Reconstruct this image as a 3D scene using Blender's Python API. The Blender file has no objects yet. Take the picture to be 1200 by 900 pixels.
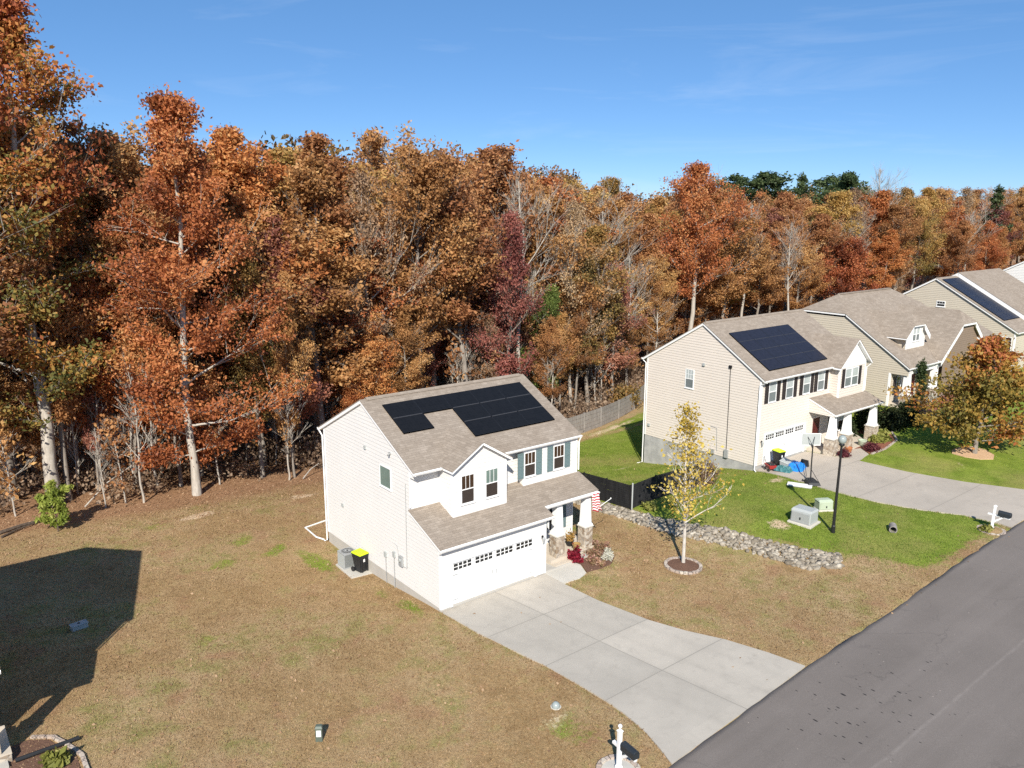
import bpy, bmesh, math, random
import numpy as np
from mathutils import Vector, Matrix
R = math.radians
rnd = random.Random(7)
scn = bpy.context.scene
COL = scn.collection

# ------------------------------------------------------------------ materials
def lin(r, g, b):
    f = lambda c: (c/255/12.92) if c/255 <= .04045 else ((c/255+.055)/1.055)**2.4
    return (f(r), f(g), f(b), 1)

class NT:
    """small helper round a material's node tree"""
    def __init__(s, name):
        s.m = bpy.data.materials.new(name); s.m.use_nodes = True
        s.t = s.m.node_tree; s.t.nodes.clear()
        s.out = s.n('ShaderNodeOutputMaterial')
    def n(s, typ, **kw):
        nd = s.t.nodes.new(typ)
        for k, v in kw.items():
            if k in nd.inputs: nd.inputs[k].default_value = v
            else: setattr(nd, k, v)
        return nd
    def l(s, a, b): s.t.links.new(a, b)
    def math(s, op, a, b=None, c=None):
        nd = s.t.nodes.new('ShaderNodeMath'); nd.operation = op
        for i, x in enumerate((a, b, c)):
            if x is None: continue
            if isinstance(x, (int, float)): nd.inputs[i].default_value = x
            else: s.l(x, nd.inputs[i])
        return nd.outputs[0]
    def mix(s, fac, a, b, mode='MIX'):
        nd = s.t.nodes.new('ShaderNodeMix'); nd.data_type = 'RGBA'; nd.blend_type = mode
        for key, x in ((0, fac), (6, a), (7, b)):
            if hasattr(x, 'is_linked'): s.l(x, nd.inputs[key])
            else: nd.inputs[key].default_value = x
        return nd.outputs[2]
    def noise(s, vec, scale, detail=4, rough=.55):
        nd = s.n('ShaderNodeTexNoise', Scale=scale, Detail=detail, Roughness=rough)
        s.l(vec, nd.inputs['Vector']); return nd.outputs['Fac']
    def ramp(s, fac, stops, interp='LINEAR'):
        nd = s.n('ShaderNodeValToRGB'); cr = nd.color_ramp; cr.interpolation = interp
        while len(cr.elements) < len(stops): cr.elements.new(.5)
        for e, (p, c) in zip(cr.elements, stops): e.position = p; e.color = c if len(c) == 4 else (*c, 1)
        s.l(fac, nd.inputs[0]); return nd.outputs[0]
    def step(s, v, lo, hi):
        nd = s.n('ShaderNodeMapRange'); nd.inputs[1].default_value = lo; nd.inputs[2].default_value = hi
        s.l(v, nd.inputs[0]); return nd.outputs[0]
    def bsdf(s, col, rough=.6, spec=.4, bump=None, bs=.3, bd=.02, metal=0, coat=0):
        b = s.n('ShaderNodeBsdfPrincipled')
        b.inputs['Roughness'].default_value = rough; b.inputs['Metallic'].default_value = metal
        b.inputs['Specular IOR Level'].default_value = spec; b.inputs['Coat Weight'].default_value = coat
        if hasattr(col, 'is_linked'): s.l(col, b.inputs['Base Color'])
        else: b.inputs['Base Color'].default_value = col
        if bump is not None:
            bn = s.n('ShaderNodeBump', Strength=bs, Distance=bd); s.l(bump, bn.inputs['Height']); s.l(bn.outputs[0], b.inputs['Normal'])
        s.l(b.outputs[0], s.out.inputs[0]); return b

def obj_co(t): return t.n('ShaderNodeTexCoord').outputs['Object']
def world_co(t): return t.n('ShaderNodeNewGeometry').outputs['Position']
def uv_co(t): return t.n('ShaderNodeTexCoord').outputs['UV']

def plain(name, col, rough=.6, spec=.4, var=.12, scale=3, metal=0, bump=0):
    """paint, metal or plastic with slight uneven wear"""
    t = NT(name); co = obj_co(t)
    f = t.noise(co, scale, 6)
    f2 = t.noise(co, scale*9, 3)
    c = Vector(col[:3])
    col2 = t.mix(f, (*(c*(1-var)), 1), (*(c*(1+var*.6)), 1))
    t.bsdf(col2, rough, spec, f2 if bump else None, bump, .01, metal)
    return t.m

M = {}
M['white_siding'] = plain('white_siding', (.70, .685, .66, 1), .55, .35, .06, .5)
M['white_trim'] = plain('white_trim', (.83, .83, .82, 1), .45, .4, .04, 2)
M['garage_paint'] = plain('garage_paint', (.82, .82, .81, 1), .4, .4, .03, 1)
M['beige_siding'] = plain('beige_siding', (.665, .60, .53, 1), .55, .35, .06, .8)
M['tan_siding'] = plain('tan_siding', (.52, .465, .375, 1), .55, .35, .07, .8)
M['cream_siding'] = plain('cream_siding', (.50, .44, .345, 1), .55, .35, .07, .8)
M['brown_shake'] = plain('brown_shake', (.24, .18, .135, 1), .8, .2, .25, 6, 0, .5)
M['teal_shutter'] = plain('teal_shutter', (.135, .195, .20, 1), .5, .4, .1, 3)
M['dark_shutter'] = plain('dark_shutter', (.032, .025, .024, 1), .5, .4, .1, 3)
M['black_metal'] = plain('black_metal', (.016, .016, .018, 1), .45, .5, .2, 4)
M['dark_plastic'] = plain('dark_plastic', (.02, .021, .023, 1), .5, .4, .25, 5)
M['lime_plastic'] = plain('lime_plastic', (.52, .72, .015, 1), .45, .4, .08, 4)
M['grey_metal'] = plain('grey_metal', (.33, .34, .34, 1), .5, .5, .12, 4)
M['rail_metal'] = plain('rail_metal', (.055, .055, .06, 1), .5, .5, .5, 9)
M['light_grey'] = plain('light_grey', (.40, .42, .41, 1), .5, .4, .12, 4)
M['pale_green'] = plain('pale_green', (.42, .48, .36, 1), .5, .4, .12, 4)
M['sage_green'] = plain('sage_green', (.10, .125, .10, 1), .5, .4, .12, 4)
M['dark_red'] = plain('dark_red', (.085, .014, .012, 1), .4, .5, .2, 3)
M['orange_terracotta'] = plain('terracotta', (.42, .16, .07, 1), .7, .2, .2, 6)
M['blue_tarp'] = plain('blue_tarp', (.02, .22, .66, 1), .4, .5, .25, 5, 0, .6)
M['dark_teal_tarp'] = plain('dark_teal_tarp', (.045, .16, .17, 1), .5, .4, .3, 6, 0, .6)
M['red_plastic'] = plain('red_plastic', (.40, .035, .03, 1), .4, .5, .1, 4)
M['globe'] = plain('frosted_globe', (.30, .34, .33, 1), .22, .5, .08, 5)
M['white_plastic'] = plain('white_plastic', (.80, .80, .78, 1), .4, .4, .05, 4)
M['soffit'] = plain('soffit_white', (.72, .72, .71, 1), .6, .3, .04, 2)
M['yellow_clay'] = plain('glazed_pot', (.35, .22, .08, 1), .4, .5, .2, 6)
M['blue_shutter_paint'] = M['teal_shutter']

def mk_shingle(name, c1, c2, c3):
    t = NT(name); uv = uv_co(t)
    b = t.n('ShaderNodeTexBrick', offset=.37, squash=1.0, Scale=1.0)
    b.inputs['Brick Width'].default_value = .42; b.inputs['Row Height'].default_value = .145
    b.inputs['Mortar Size'].default_value = .006; b.inputs['Bias'].default_value = 0
    b.inputs['Color1'].default_value = c1; b.inputs['Color2'].default_value = c2; b.inputs['Mortar'].default_value = (*(Vector(c1[:3])*.55), 1)
    t.l(uv, b.inputs['Vector'])
    nz = t.noise(uv, .55, 4); n2 = t.noise(uv, 26, 3); n3 = t.noise(uv, 3.2, 3)
    c = t.mix(t.step(n3, .38, .68), b.outputs['Color'], c3)
    c = t.mix(.55, b.outputs['Color'], c)
    c = t.mix(t.step(nz, .3, .75), c, t.mix(1, c, (.88, .86, .84, 1), 'MULTIPLY'))
    c = t.mix(.5, c, t.mix(1, c, t.ramp(n2, [(.25, (.55, .55, .55)), (.75, (1.3, 1.3, 1.3))]), 'MULTIPLY'))
    t.bsdf(c, .95, .12, b.outputs['Fac'], -.35, .01)
    return t.m
M['shingle'] = mk_shingle('brown_shingle', (.302, .252, .203, 1), (.380, .322, .264, 1), (.240, .199, .161, 1))

def mk_glass(name, col, rough=.06, lines=False):
    t = NT(name); co = obj_co(t)
    c = t.mix(t.noise(co, 1.3, 3), (*(Vector(col[:3])*.7), 1), (*(Vector(col[:3])*1.25), 1))
    if lines:   # pale venetian blinds hang behind the pane
        sx = t.n('ShaderNodeSeparateXYZ'); t.l(co, sx.inputs[0])
        w = t.math('PINGPONG', sx.outputs[2], .03)
        c = t.mix(t.step(w, .004, .012), t.mix(1, c, (.72, .74, .76, 1), 'MULTIPLY'), c)
    t.bsdf(c, rough, .6)
    return t.m
M['pane_brown'] = mk_glass('brown_glass', (.045, .026, .017, 1))
M['pane_screen'] = mk_glass('screen_glass', (.040, .031, .028, 1), .3)
M['pane_dark'] = mk_glass('dark_glass', (.014, .016, .018, 1))
M['pane_blind'] = mk_glass('blind_glass', (.46, .50, .49, 1), .15, True)
M['pane_grey'] = mk_glass('grey_screen_glass', (.16, .185, .19, 1), .3)
M['pane_green'] = mk_glass('green_grey_glass', (.15, .215, .19, 1), .2)

def mk_solar(name, col, cell):
    t = NT(name); uv = uv_co(t)
    b = t.n('ShaderNodeTexBrick', offset=0, Scale=1.0)
    b.inputs['Brick Width'].default_value = .17; b.inputs['Row Height'].default_value = .17; b.inputs['Mortar Size'].default_value = .004
    b.inputs['Color1'].default_value = col; b.inputs['Color2'].default_value = (*(Vector(col[:3])*1.25), 1); b.inputs['Mortar'].default_value = cell
    t.l(uv, b.inputs['Vector'])
    t.bsdf(b.outputs['Color'], .34, .16)
    return t.m
M['solar_black'] = mk_solar('solar_black', (.0085, .0085, .0095, 1), (.015, .015, .016, 1))
M['solar_blue'] = mk_solar('solar_blue', (.017, .0175, .027, 1), (.027, .028, .038, 1))

def mk_stone(name, a, b_, mortar, scale=3.2):
    t = NT(name); co = obj_co(t)
    v = t.n('ShaderNodeTexVoronoi', Scale=scale); v.feature = 'F1'; t.l(co, v.inputs['Vector'])
    e = t.n('ShaderNodeTexVoronoi', Scale=scale); e.feature = 'DISTANCE_TO_EDGE'; t.l(co, e.inputs['Vector'])
    sp = t.n('ShaderNodeSeparateColor'); t.l(v.outputs['Color'], sp.inputs[0])
    c = t.ramp(sp.outputs[0], [(0, a), (.5, b_), (1, (.62, .55, .45))])
    c = t.mix(t.step(e.outputs['Distance'], .02, .07), mortar, c)
    c = t.mix(t.noise(co, 18, 4), t.mix(1, c, (.7, .7, .7, 1), 'MULTIPLY'), c)
    t.bsdf(c, .85, .2, e.outputs['Distance'], .5, .03)
    return t.m
M['stack_stone'] = mk_stone('stacked_stone', (.30, .22, .15), (.47, .39, .30), (.34, .30, .26, 1), 5.5)
M['red_brick_edge'] = mk_stone('edging_block', (.46, .36, .29), (.55, .46, .39), (.2, .17, .15, 1), 4)

def mk_block(name):
    t = NT(name); uv = uv_co(t)
    b = t.n('ShaderNodeTexBrick', Scale=1.0)
    b.inputs['Brick Width'].default_value = .4; b.inputs['Row Height'].default_value = .2; b.inputs['Mortar Size'].default_value = .008
    b.inputs['Color1'].default_value = (.30, .30, .295, 1); b.inputs['Color2'].default_value = (.36, .36, .35, 1); b.inputs['Mortar'].default_value = (.27, .27, .265, 1)
    t.l(uv, b.inputs['Vector'])
    nz = t.noise(obj_co(t), 1.1, 6)
    c = t.mix(t.step(nz, .4, .7), b.outputs['Color'], (.46, .455, .44, 1))
    t.bsdf(c, .9, .2, t.noise(uv, 30, 3), .3, .01)
    return t.m
M['block'] = mk_block('parged_block')
M['pale_parging'] = plain('pale_parging', (.47, .445, .40, 1), .9, .2, .18, 1.5, 0, .3)

def mk_concrete(name, base, joints=None, kind='A'):
    t = NT(name); co = world_co(t)
    n1 = t.noise(co, .35, 6, .6); n2 = t.noise(co, 2.2, 6, .65); n3 = t.noise(co, 45, 3)
    sc = t.n('ShaderNodeMapping'); sc.inputs['Scale'].default_value = (.9, .14, 1); t.l(co, sc.inputs['Vector'])
    n4 = t.noise(sc.outputs[0], 1.3, 5)
    B = Vector(base[:3])
    c = t.mix(t.step(n1, .3, .7), (*(B*.90), 1), (*(B*1.07), 1))
    c = t.mix(t.math('MULTIPLY', t.step(n2, .5, .72), .35), c, (*(B*.78), 1))
    c = t.mix(t.math('MULTIPLY', t.step(n4, .55, .75), .3), c, (*(B*1.12), 1))
    c = t.mix(.14, c, t.mix(1, c, t.ramp(n3, [(.3, (.75, .75, .75)), (.7, (1.15, 1.15, 1.15))]), 'MULTIPLY'))
    if joints:
        sx = t.n('ShaderNodeSeparateXYZ'); t.l(co, sx.inputs[0])
        X, Y = sx.outputs[0], sx.outputs[1]
        cell = t.math('ADD', t.math('FLOOR', t.math('DIVIDE', Y, 3.14)), t.math('MULTIPLY', t.math('GREATER_THAN', t.math('ADD', X, t.math('MULTIPLY', Y, .125)), joints[0][2] if joints[0][0] else 99), 7.3))
        wn = t.n('ShaderNodeTexWhiteNoise', noise_dimensions='1D'); t.l(cell, wn.inputs['W'])
        c = t.mix(1, c, t.ramp(wn.outputs['Value'], [(0, (.90, .90, .90)), (1, (1.05, 1.04, 1.03))]), 'MULTIPLY')
        if joints[0][0]:      # faint tyre tracks up the slabs
            U_ = t.math('ADD', X, t.math('MULTIPLY', Y, .2)); tk = None
            for k_ in (.75, 2.25, 3.55, 5.0):
                q_ = t.math('ABSOLUTE', t.math('SUBTRACT', U_, k_)); tk = q_ if tk is None else t.math('MINIMUM', tk, q_)
            c = t.mix(t.math('MULTIPLY', t.math('MULTIPLY', t.step(tk, .30, .05), t.noise(co, .9, 4)), .30), c, (*(B*.68), 1))
        stn = t.noise(co, 1.1, 7, .7); c = t.mix(t.math('MULTIPLY', t.step(stn, .56, .72), .35), c, (*(B*.66), 1))
        best = None
        for (a, b_, k) in joints:      # line a*x + b*y = k
            d = t.math('ABSOLUTE', t.math('SUBTRACT', t.math('ADD', t.math('MULTIPLY', X, a), t.math('MULTIPLY', Y, b_)), k))
            best = d if best is None else t.math('MINIMUM', best, d)
        c = t.mix(t.step(best, .008, .028), (*(B*.6), 1), c)
        c = t.mix(t.math('MULTIPLY', t.step(best, .25, .03), .16), c, (*(B*.72), 1))
    t.bsdf(c, .88, .2, n3, .15, .01)
    return t.m
M['concrete'] = mk_concrete('driveway_concrete', (.46, .42, .36), [(1, .125, 3.05), (0, 1, -3.15), (0, 1, -6.3), (0, 1, -9.42)])
M['concrete_beige'] = mk_concrete('beige_driveway_concrete', (.47, .415, .35), [(0, 1, -8.55), (0, 1, -4.9), (0, 1, -1.2)])
M['concrete_plain'] = mk_concrete('plain_concrete', (.55, .52, .46))
M['porch_concrete'] = mk_concrete('porch_concrete', (.56, .49, .40))

def mk_asphalt():
    t = NT('asphalt'); co = world_co(t)
    n1 = t.noise(co, .22, 6, .6); n3 = t.noise(co, 38, 3); n2 = t.noise(co, 6, 6, .7)
    mp = t.n('ShaderNodeMapping'); mp.inputs['Scale'].default_value = (.05, 1.1, 1); t.l(co, mp.inputs['Vector'])
    n4 = t.noise(mp.outputs[0], 1.0, 5)
    c = t.mix(t.step(n1, .3, .7), (.160, .138, .122, 1), (.198, .171, .152, 1))
    c = t.mix(t.math('MULTIPLY', t.step(n4, .45, .7), .45), c, (.222, .193, .173, 1))
    c = t.mix(t.math('MULTIPLY', t.step(n2, .58, .72), .25), c, (.15, .138, .136, 1))
    c = t.mix(.4, c, t.mix(1, c, t.ramp(n3, [(.3, (.6, .6, .6)), (.7, (1.35, 1.35, 1.35))]), 'MULTIPLY'))
    sx = t.n('ShaderNodeSeparateXYZ'); t.l(co, sx.inputs[0])
    X, Y = sx.outputs[0], sx.outputs[1]
    # paving seam along the crown of the road, worn pale here and there
    wob = t.math('MULTIPLY', t.math('SUBTRACT', t.noise(co, .5, 3), .5), .25)
    d = t.math('ABSOLUTE', t.math('ADD', t.math('ADD', Y, 17.55), wob))
    sm = t.math('MULTIPLY', t.step(d, .09, .0), t.step(t.noise(co, 2.6, 6, .7), .30, .62))
    c = t.mix(t.math('MULTIPLY', sm, .17), c, (.46, .41, .37, 1))
    # hairline cracks
    wv = t.n('ShaderNodeVectorMath'); wv.operation = 'ADD'; t.l(co, wv.inputs[0]); nv = t.n('ShaderNodeTexNoise', Scale=1.3, Detail=4); t.l(co, nv.inputs['Vector']); t.l(nv.outputs['Color'], wv.inputs[1])
    ck = t.n('ShaderNodeTexVoronoi', Scale=.33); ck.feature = 'DISTANCE_TO_EDGE'; t.l(wv.outputs[0], ck.inputs['Vector'])
    c = t.mix(t.math('MULTIPLY', t.math('MULTIPLY', t.step(ck.outputs['Distance'], .012, .003), t.step(t.noise(co, .25, 3), .45, .6)), .28), c, (.07, .063, .06, 1))
    # oil and tar spots, denser where cars stop opposite the driveway
    mp2 = t.n('ShaderNodeMapping'); mp2.inputs['Scale'].default_value = (2.4, .95, 1); mp2.inputs['Rotation'].default_value = (0, 0, .15); t.l(co, mp2.inputs['Vector'])
    vo = t.n('ShaderNodeTexVoronoi', Scale=2.5, Randomness=1.0); t.l(mp2.outputs[0], vo.inputs['Vector'])
    vs = t.n('ShaderNodeSeparateColor'); t.l(vo.outputs['Color'], vs.inputs[0])
    size = t.math('MULTIPLY', t.math('POWER', vs.outputs[0], 2.6), .29)
    dx = t.math('SUBTRACT', X, 8.6); dy = t.math('MULTIPLY', t.math('ADD', Y, 15.5), 1.9)
    rad = t.math('SQRT', t.math('ADD', t.math('MULTIPLY', dx, dx), t.math('MULTIPLY', dy, dy)))
    size = t.math('MULTIPLY', size, t.math('ADD', t.step(rad, 6.5, 1.5), .16))
    vd = t.math('ADD', vo.outputs['Distance'], t.math('MULTIPLY', t.math('SUBTRACT', t.noise(co, 14, 3), .5), .12))
    spot = t.step(t.math('SUBTRACT', size, vd), -.01, .03)
    c = t.mix(t.math('MULTIPLY', spot, .9), c, (.022, .02, .02, 1))
    vo2 = t.n('ShaderNodeTexVoronoi', Scale=2.6); t.l(co, vo2.inputs['Vector'])
    vs2 = t.n('ShaderNodeSeparateColor'); t.l(vo2.outputs['Color'], vs2.inputs[0])
    sp2 = t.math('MULTIPLY', t.step(vo2.outputs['Distance'], .075, .05), t.math('GREATER_THAN', vs2.outputs[1], .72))
    c = t.mix(t.math('MULTIPLY', sp2, .6), c, (.46, .39, .33, 1))
    t.bsdf(c, .85, .25, n3, .4, .01)
    return t.m
M['asphalt'] = mk_asphalt()

def mk_ground():
    """one sheet: dry tan lawn, green lawn, leaf litter, bare soil, chosen by painted zone weights"""
    t = NT('lawn_and_litter'); co = world_co(t)
    at = t.n('ShaderNodeAttribute', attribute_name='zone'); sp = t.n('ShaderNodeSeparateColor'); t.l(at.outputs['Color'], sp.inputs[0])
    nA = t.noise(co, .18, 5, .6); nB = t.noise(co, .9, 6, .65); nC = t.noise(co, 6, 5, .7); nD = t.noise(co, 30, 4, .7)
    mp = t.n('ShaderNodeMapping'); mp.inputs['Scale'].default_value = (1.0, .3, 1); mp.inputs['Rotation'].default_value = (0, 0, .5); t.l(co, mp.inputs['Vector'])
    nS = t.noise(mp.outputs[0], 3.2, 5, .65)
    # dry lawn
    tan = t.mix(t.step(nB, .3, .7), (.295, .19, .09, 1), (.44, .298, .152, 1))
    tan = t.mix(t.math('MULTIPLY', t.step(nA, .42, .66), .7), tan, (.58, .42, .25, 1))
    tan = t.mix(t.math('MULTIPLY', t.step(nS, .5, .72), .5), tan, (.27, .19, .09, 1))
    gpatch = t.step(t.math('ADD', t.math('MULTIPLY', nA, .6), t.math('MULTIPLY', nB, .55)), .565, .70)
    tan = t.mix(t.math('MULTIPLY', gpatch, .8), tan, (.23, .22, .065, 1))
    tan = t.mix(t.math('MULTIPLY', t.step(t.noise(co, .55, 4), .56, .70), .6), tan, (.35, .185, .11, 1))
    # green lawn, mown in faint stripes
    gr = t.mix(t.step(nB, .3, .7), (.135, .19, .022, 1), (.255, .315, .050, 1))
    gr = t.mix(t.math('MULTIPLY', t.step(nS, .48, .72), .5), gr, (.11, .175, .018, 1))
    gr = t.mix(t.math('MULTIPLY', t.step(nA, .46, .66), .62), gr, (.36, .29, .11, 1))
    # leaf litter
    lit = t.mix(t.step(nC, .3, .7), (.23, .125, .068, 1), (.46, .275, .16, 1))
    lit = t.mix(t.math('MULTIPLY', t.step(nB, .45, .7), .5), lit, (.29, .17, .085, 1))
    soil = t.mix(t.step(nC, .35, .7), (.55, .40, .25, 1), (.74, .58, .41, 1))
    wob = t.math('MULTIPLY', t.math('SUBTRACT', nC, .5), .55)
    wb2 = t.math('MULTIPLY', t.math('SUBTRACT', nB, .5), .95)
    g = t.step(t.math('ADD', t.math('ADD', sp.outputs[0], wob), wb2), .38, .62)
    l_ = t.step(t.math('ADD', t.math('ADD', sp.outputs[1], wob), wb2), .30, .70)
    s_ = t.step(t.math('ADD', t.math('ADD', sp.outputs[2], wob), wb2), .40, .62)
    c = t.mix(g, tan, gr); c = t.mix(l_, c, lit); c = t.mix(s_, c, soil)
    nE = t.noise(co, 11, 4, .75)
    fine = t.mix(1, t.ramp(nD, [(.3, (.42, .42, .40)), (.5, (1, 1, 1)), (.7, (1.6, 1.58, 1.5))]), t.ramp(nE, [(.3, (.55, .53, .5)), (.5, (1, 1, 1)), (.7, (1.42, 1.42, 1.4))]), 'MULTIPLY')
    c = t.mix(.6, c, t.mix(1, c, fine, 'MULTIPLY'))
    h = t.math('ADD', nD, t.math('MULTIPLY', nC, .8))
    t.bsdf(c, .95, .1, h, .8, .06)
    return t.m
M['ground'] = mk_ground()

def mk_mulch(name, a, b_):
    t = NT(name); co = world_co(t)
    n = t.noise(co, 16, 5, .7); n2 = t.noise(co, 1.5, 4)
    c = t.mix(t.step(n, .3, .7), a, b_); c = t.mix(t.math('MULTIPLY', n2, .4), c, (*(Vector(b_[:3])*1.15), 1))
    t.bsdf(c, .95, .1, n, .8, .05); return t.m
M['mulch'] = mk_mulch('brown_mulch', (.085, .048, .034, 1), (.20, .115, .08, 1))
M['mulch_red'] = mk_mulch('red_mulch', (.17, .065, .04, 1), (.30, .13, .085, 1))
M['mulch_pale'] = mk_mulch('pale_straw_mulch', (.44, .27, .15, 1), (.62, .43, .27, 1))

def mk_rock():
    t = NT('riprap_stone'); co = obj_co(t)
    at = t.n('ShaderNodeAttribute', attribute_name='tint')
    n = t.noise(co, 5, 6, .7)
    c = t.ramp(at.outputs['Fac'], [(0, (.21, .18, .14)), (.4, (.34, .30, .24)), (.75, (.45, .40, .33)), (1, (.58, .53, .44))])
    c = t.mix(t.step(n, .35, .7), t.mix(1, c, (.6, .58, .55, 1), 'MULTIPLY'), c)
    t.bsdf(c, .9, .2, n, .6, .05); return t.m
M['rock'] = mk_rock()

def mk_bark(name, a, b_, scale=7):
    t = NT(name); co = obj_co(t)
    mp = t.n('ShaderNodeMapping'); mp.inputs['Scale'].default_value = (1, 1, .25); t.l(co, mp.inputs['Vector'])
    n = t.noise(mp.outputs[0], scale, 6, .7); n2 = t.noise(co, .5, 3)
    c = t.mix(t.step(n, .32, .68), a, b_)
    c = t.mix(t.math('MULTIPLY', n2, .45), c, (*(Vector(a[:3])*.8), 1))
    t.bsdf(c, .9, .15, n, .7, .04); return t.m
M['bark_grey'] = mk_bark('grey_bark', (.16, .135, .112, 1), (.40, .36, .31, 1))
M['bark_pale'] = mk_bark('pale_bark', (.33, .295, .25, 1), (.58, .535, .47, 1))
M['bark_white'] = mk_bark('white_bark', (.40, .36, .31, 1), (.70, .66, .60, 1), 10)
M['bark_brown'] = mk_bark('brown_bark', (.06, .045, .035, 1), (.17, .13, .10, 1))
M['weathered_wood'] = mk_bark('weathered_wood', (.20, .18, .165, 1), (.39, .36, .335, 1), 5)
M['dark_slat'] = mk_bark('dark_slat', (.016, .016, .017, 1), (.036, .036, .037, 1), 4)

def mk_leaf(name, stops, trans=.38, objvar=.10):
    t = NT(name)
    at = t.n('ShaderNodeAttribute', attribute_name='tint')
    oi = t.n('ShaderNodeObjectInfo')
    f = t.math('ADD', at.outputs['Fac'], t.math('MULTIPLY', t.math('SUBTRACT', oi.outputs['Random'], .5), objvar*2.4))
    c = t.ramp(f, stops)
    hs = t.n('ShaderNodeHueSaturation'); t.l(c, hs.inputs['Color'])
    t.l(t.math('ADD', .5, t.math('MULTIPLY', t.math('SUBTRACT', oi.outputs['Random'], .5), objvar*.16)), hs.inputs['Hue'])
    hs.inputs['Saturation'].default_value = .98
    t.l(t.math('ADD', .98, t.math('MULTIPLY', t.math('SUBTRACT', oi.outputs['Random'], .5), objvar*2.0)), hs.inputs['Value'])
    d = t.n('ShaderNodeBsdfDiffuse'); t.l(hs.outputs[0], d.inputs[0])
    tr = t.n('ShaderNodeBsdfTranslucent'); t.l(hs.outputs[0], tr.inputs[0])
    gl = t.n('ShaderNodeBsdfGlossy'); gl.inputs['Roughness'].default_value = .6; gl.inputs['Color'].default_value = (.8, .8, .8, 1)
    mx = t.n('ShaderNodeMixShader', Fac=trans); t.l(d.outputs[0], mx.inputs[1]); t.l(tr.outputs[0], mx.inputs[2])
    m2 = t.n('ShaderNodeMixShader', Fac=.018); t.l(mx.outputs[0], m2.inputs[1]); t.l(gl.outputs[0], m2.inputs[2])
    t.l(m2.outputs[0], t.out.inputs[0]); return t.m
L = {
 'rust':   [(0, (0.205, 0.0992, 0.0422)), (.3, (0.351, 0.155, 0.0576)), (.6, (0.491, 0.229, 0.0815)), (1, (0.632, 0.359, 0.143))],
 'orange': [(0, (0.242, 0.077, 0.0308)), (.35, (0.44, 0.138, 0.044)), (.65, (0.583, 0.215, 0.0682)), (1, (0.682, 0.363, 0.143))],
 'gold':   [(0, (0.24, 0.126, 0.048)), (.35, (0.432, 0.216, 0.072)), (.65, (0.564, 0.3, 0.102)), (1, (0.696, 0.444, 0.18))],
 'olive':  [(0, (0.156, 0.126, 0.0408)), (.4, (0.324, 0.222, 0.0624)), (.7, (0.504, 0.276, 0.078)), (1, (0.624, 0.408, 0.144))],
 'maroon': [(0, (0.129, 0.047, 0.0403)), (.4, (0.269, 0.0918, 0.0717)), (.7, (0.403, 0.157, 0.0952)), (1, (0.515, 0.246, 0.146))],
 'red':    [(0, (.21, .072, .054)), (.45, (.39, .135, .095)), (1, (.53, .28, .18))],
 'green':  [(0, (0.0414, 0.06624, 0.0138)), (.45, (0.1173, 0.1587, 0.03036)), (1, (0.2622, 0.2898, 0.0759))],
 'tan':    [(0, (0.22, 0.138, 0.0825)), (.45, (0.396, 0.248, 0.138)), (1, (0.55, 0.374, 0.22))],
 'mixed':  [(0, (0.118, 0.13, 0.0354)), (.3, (0.319, 0.242, 0.0531)), (.5, (0.543, 0.26, 0.059)), (.75, (0.555, 0.195, 0.0531)), (1, (0.448, 0.142, 0.0649))],
 'pine':   [(0, (.035, .055, .024)), (.5, (.075, .11, .042)), (1, (.14, .18, .065))],
 'pinelet':[(0, (.12, .15, .022)), (.5, (.26, .31, .045)), (1, (.44, .44, .10))],
 'maple':  [(0, (.21, .18, .035)), (.3, (.42, .30, .055)), (.55, (.56, .32, .06)), (.8, (.58, .22, .06)), (1, (.55, .19, .10))],
 'drygrass': [(0, (.21, .128, .056)), (.3, (.32, .21, .098)), (.6, (.45, .315, .165)), (1, (.68, .52, .31))],
 'greengrass': [(0, (.10, .16, .018)), (.5, (.22, .30, .045)), (1, (.44, .44, .12))],
 'yellow': [(0, (.30, .20, .030)), (.5, (.55, .38, .060)), (1, (.70, .55, .14))],
 'hedge':  [(0, (0.018, 0.0264, 0.0096)), (.5, (0.042, 0.06, 0.0192)), (1, (0.096, 0.12, 0.048))],
 'crimson':[(0, (0.154, 0.0044, 0.0132)), (.5, (0.308, 0.011, 0.0242)), (1, (0.462, 0.033, 0.055))],
 'burgundy':[(0, (0.066, 0.012, 0.0216)), (.5, (0.132, 0.0264, 0.0384)), (1, (0.228, 0.072, 0.078))],
 'bed':    [(0, (0.1794, 0.138, 0.0483)), (.35, (0.3036, 0.2208, 0.1104)), (.6, (0.414, 0.207, 0.138)), (.8, (0.552, 0.3726, 0.2898)), (1, (0.5796, 0.2622, 0.2346))],
 'white_flower':[(0, (0.35, 0.35, 0.25)), (.5, (0.62, 0.6, 0.5)), (1, (0.8, 0.78, 0.7))],
 'lily':   [(0, (0.12, 0.132, 0.024)), (.5, (0.264, 0.276, 0.06)), (1, (0.504, 0.456, 0.132))],
 'brush':  [(0, (.13, .085, .055)), (.5, (.27, .175, .115)), (1, (.44, .32, .22))],
 'cypress':[(0, (0.0225, 0.0375, 0.0125)), (.5, (0.05, 0.08125, 0.025)), (1, (0.1125, 0.15, 0.05))],
}
LM = {k: mk_leaf('leaf_'+k, v) for k, v in L.items()}

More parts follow.
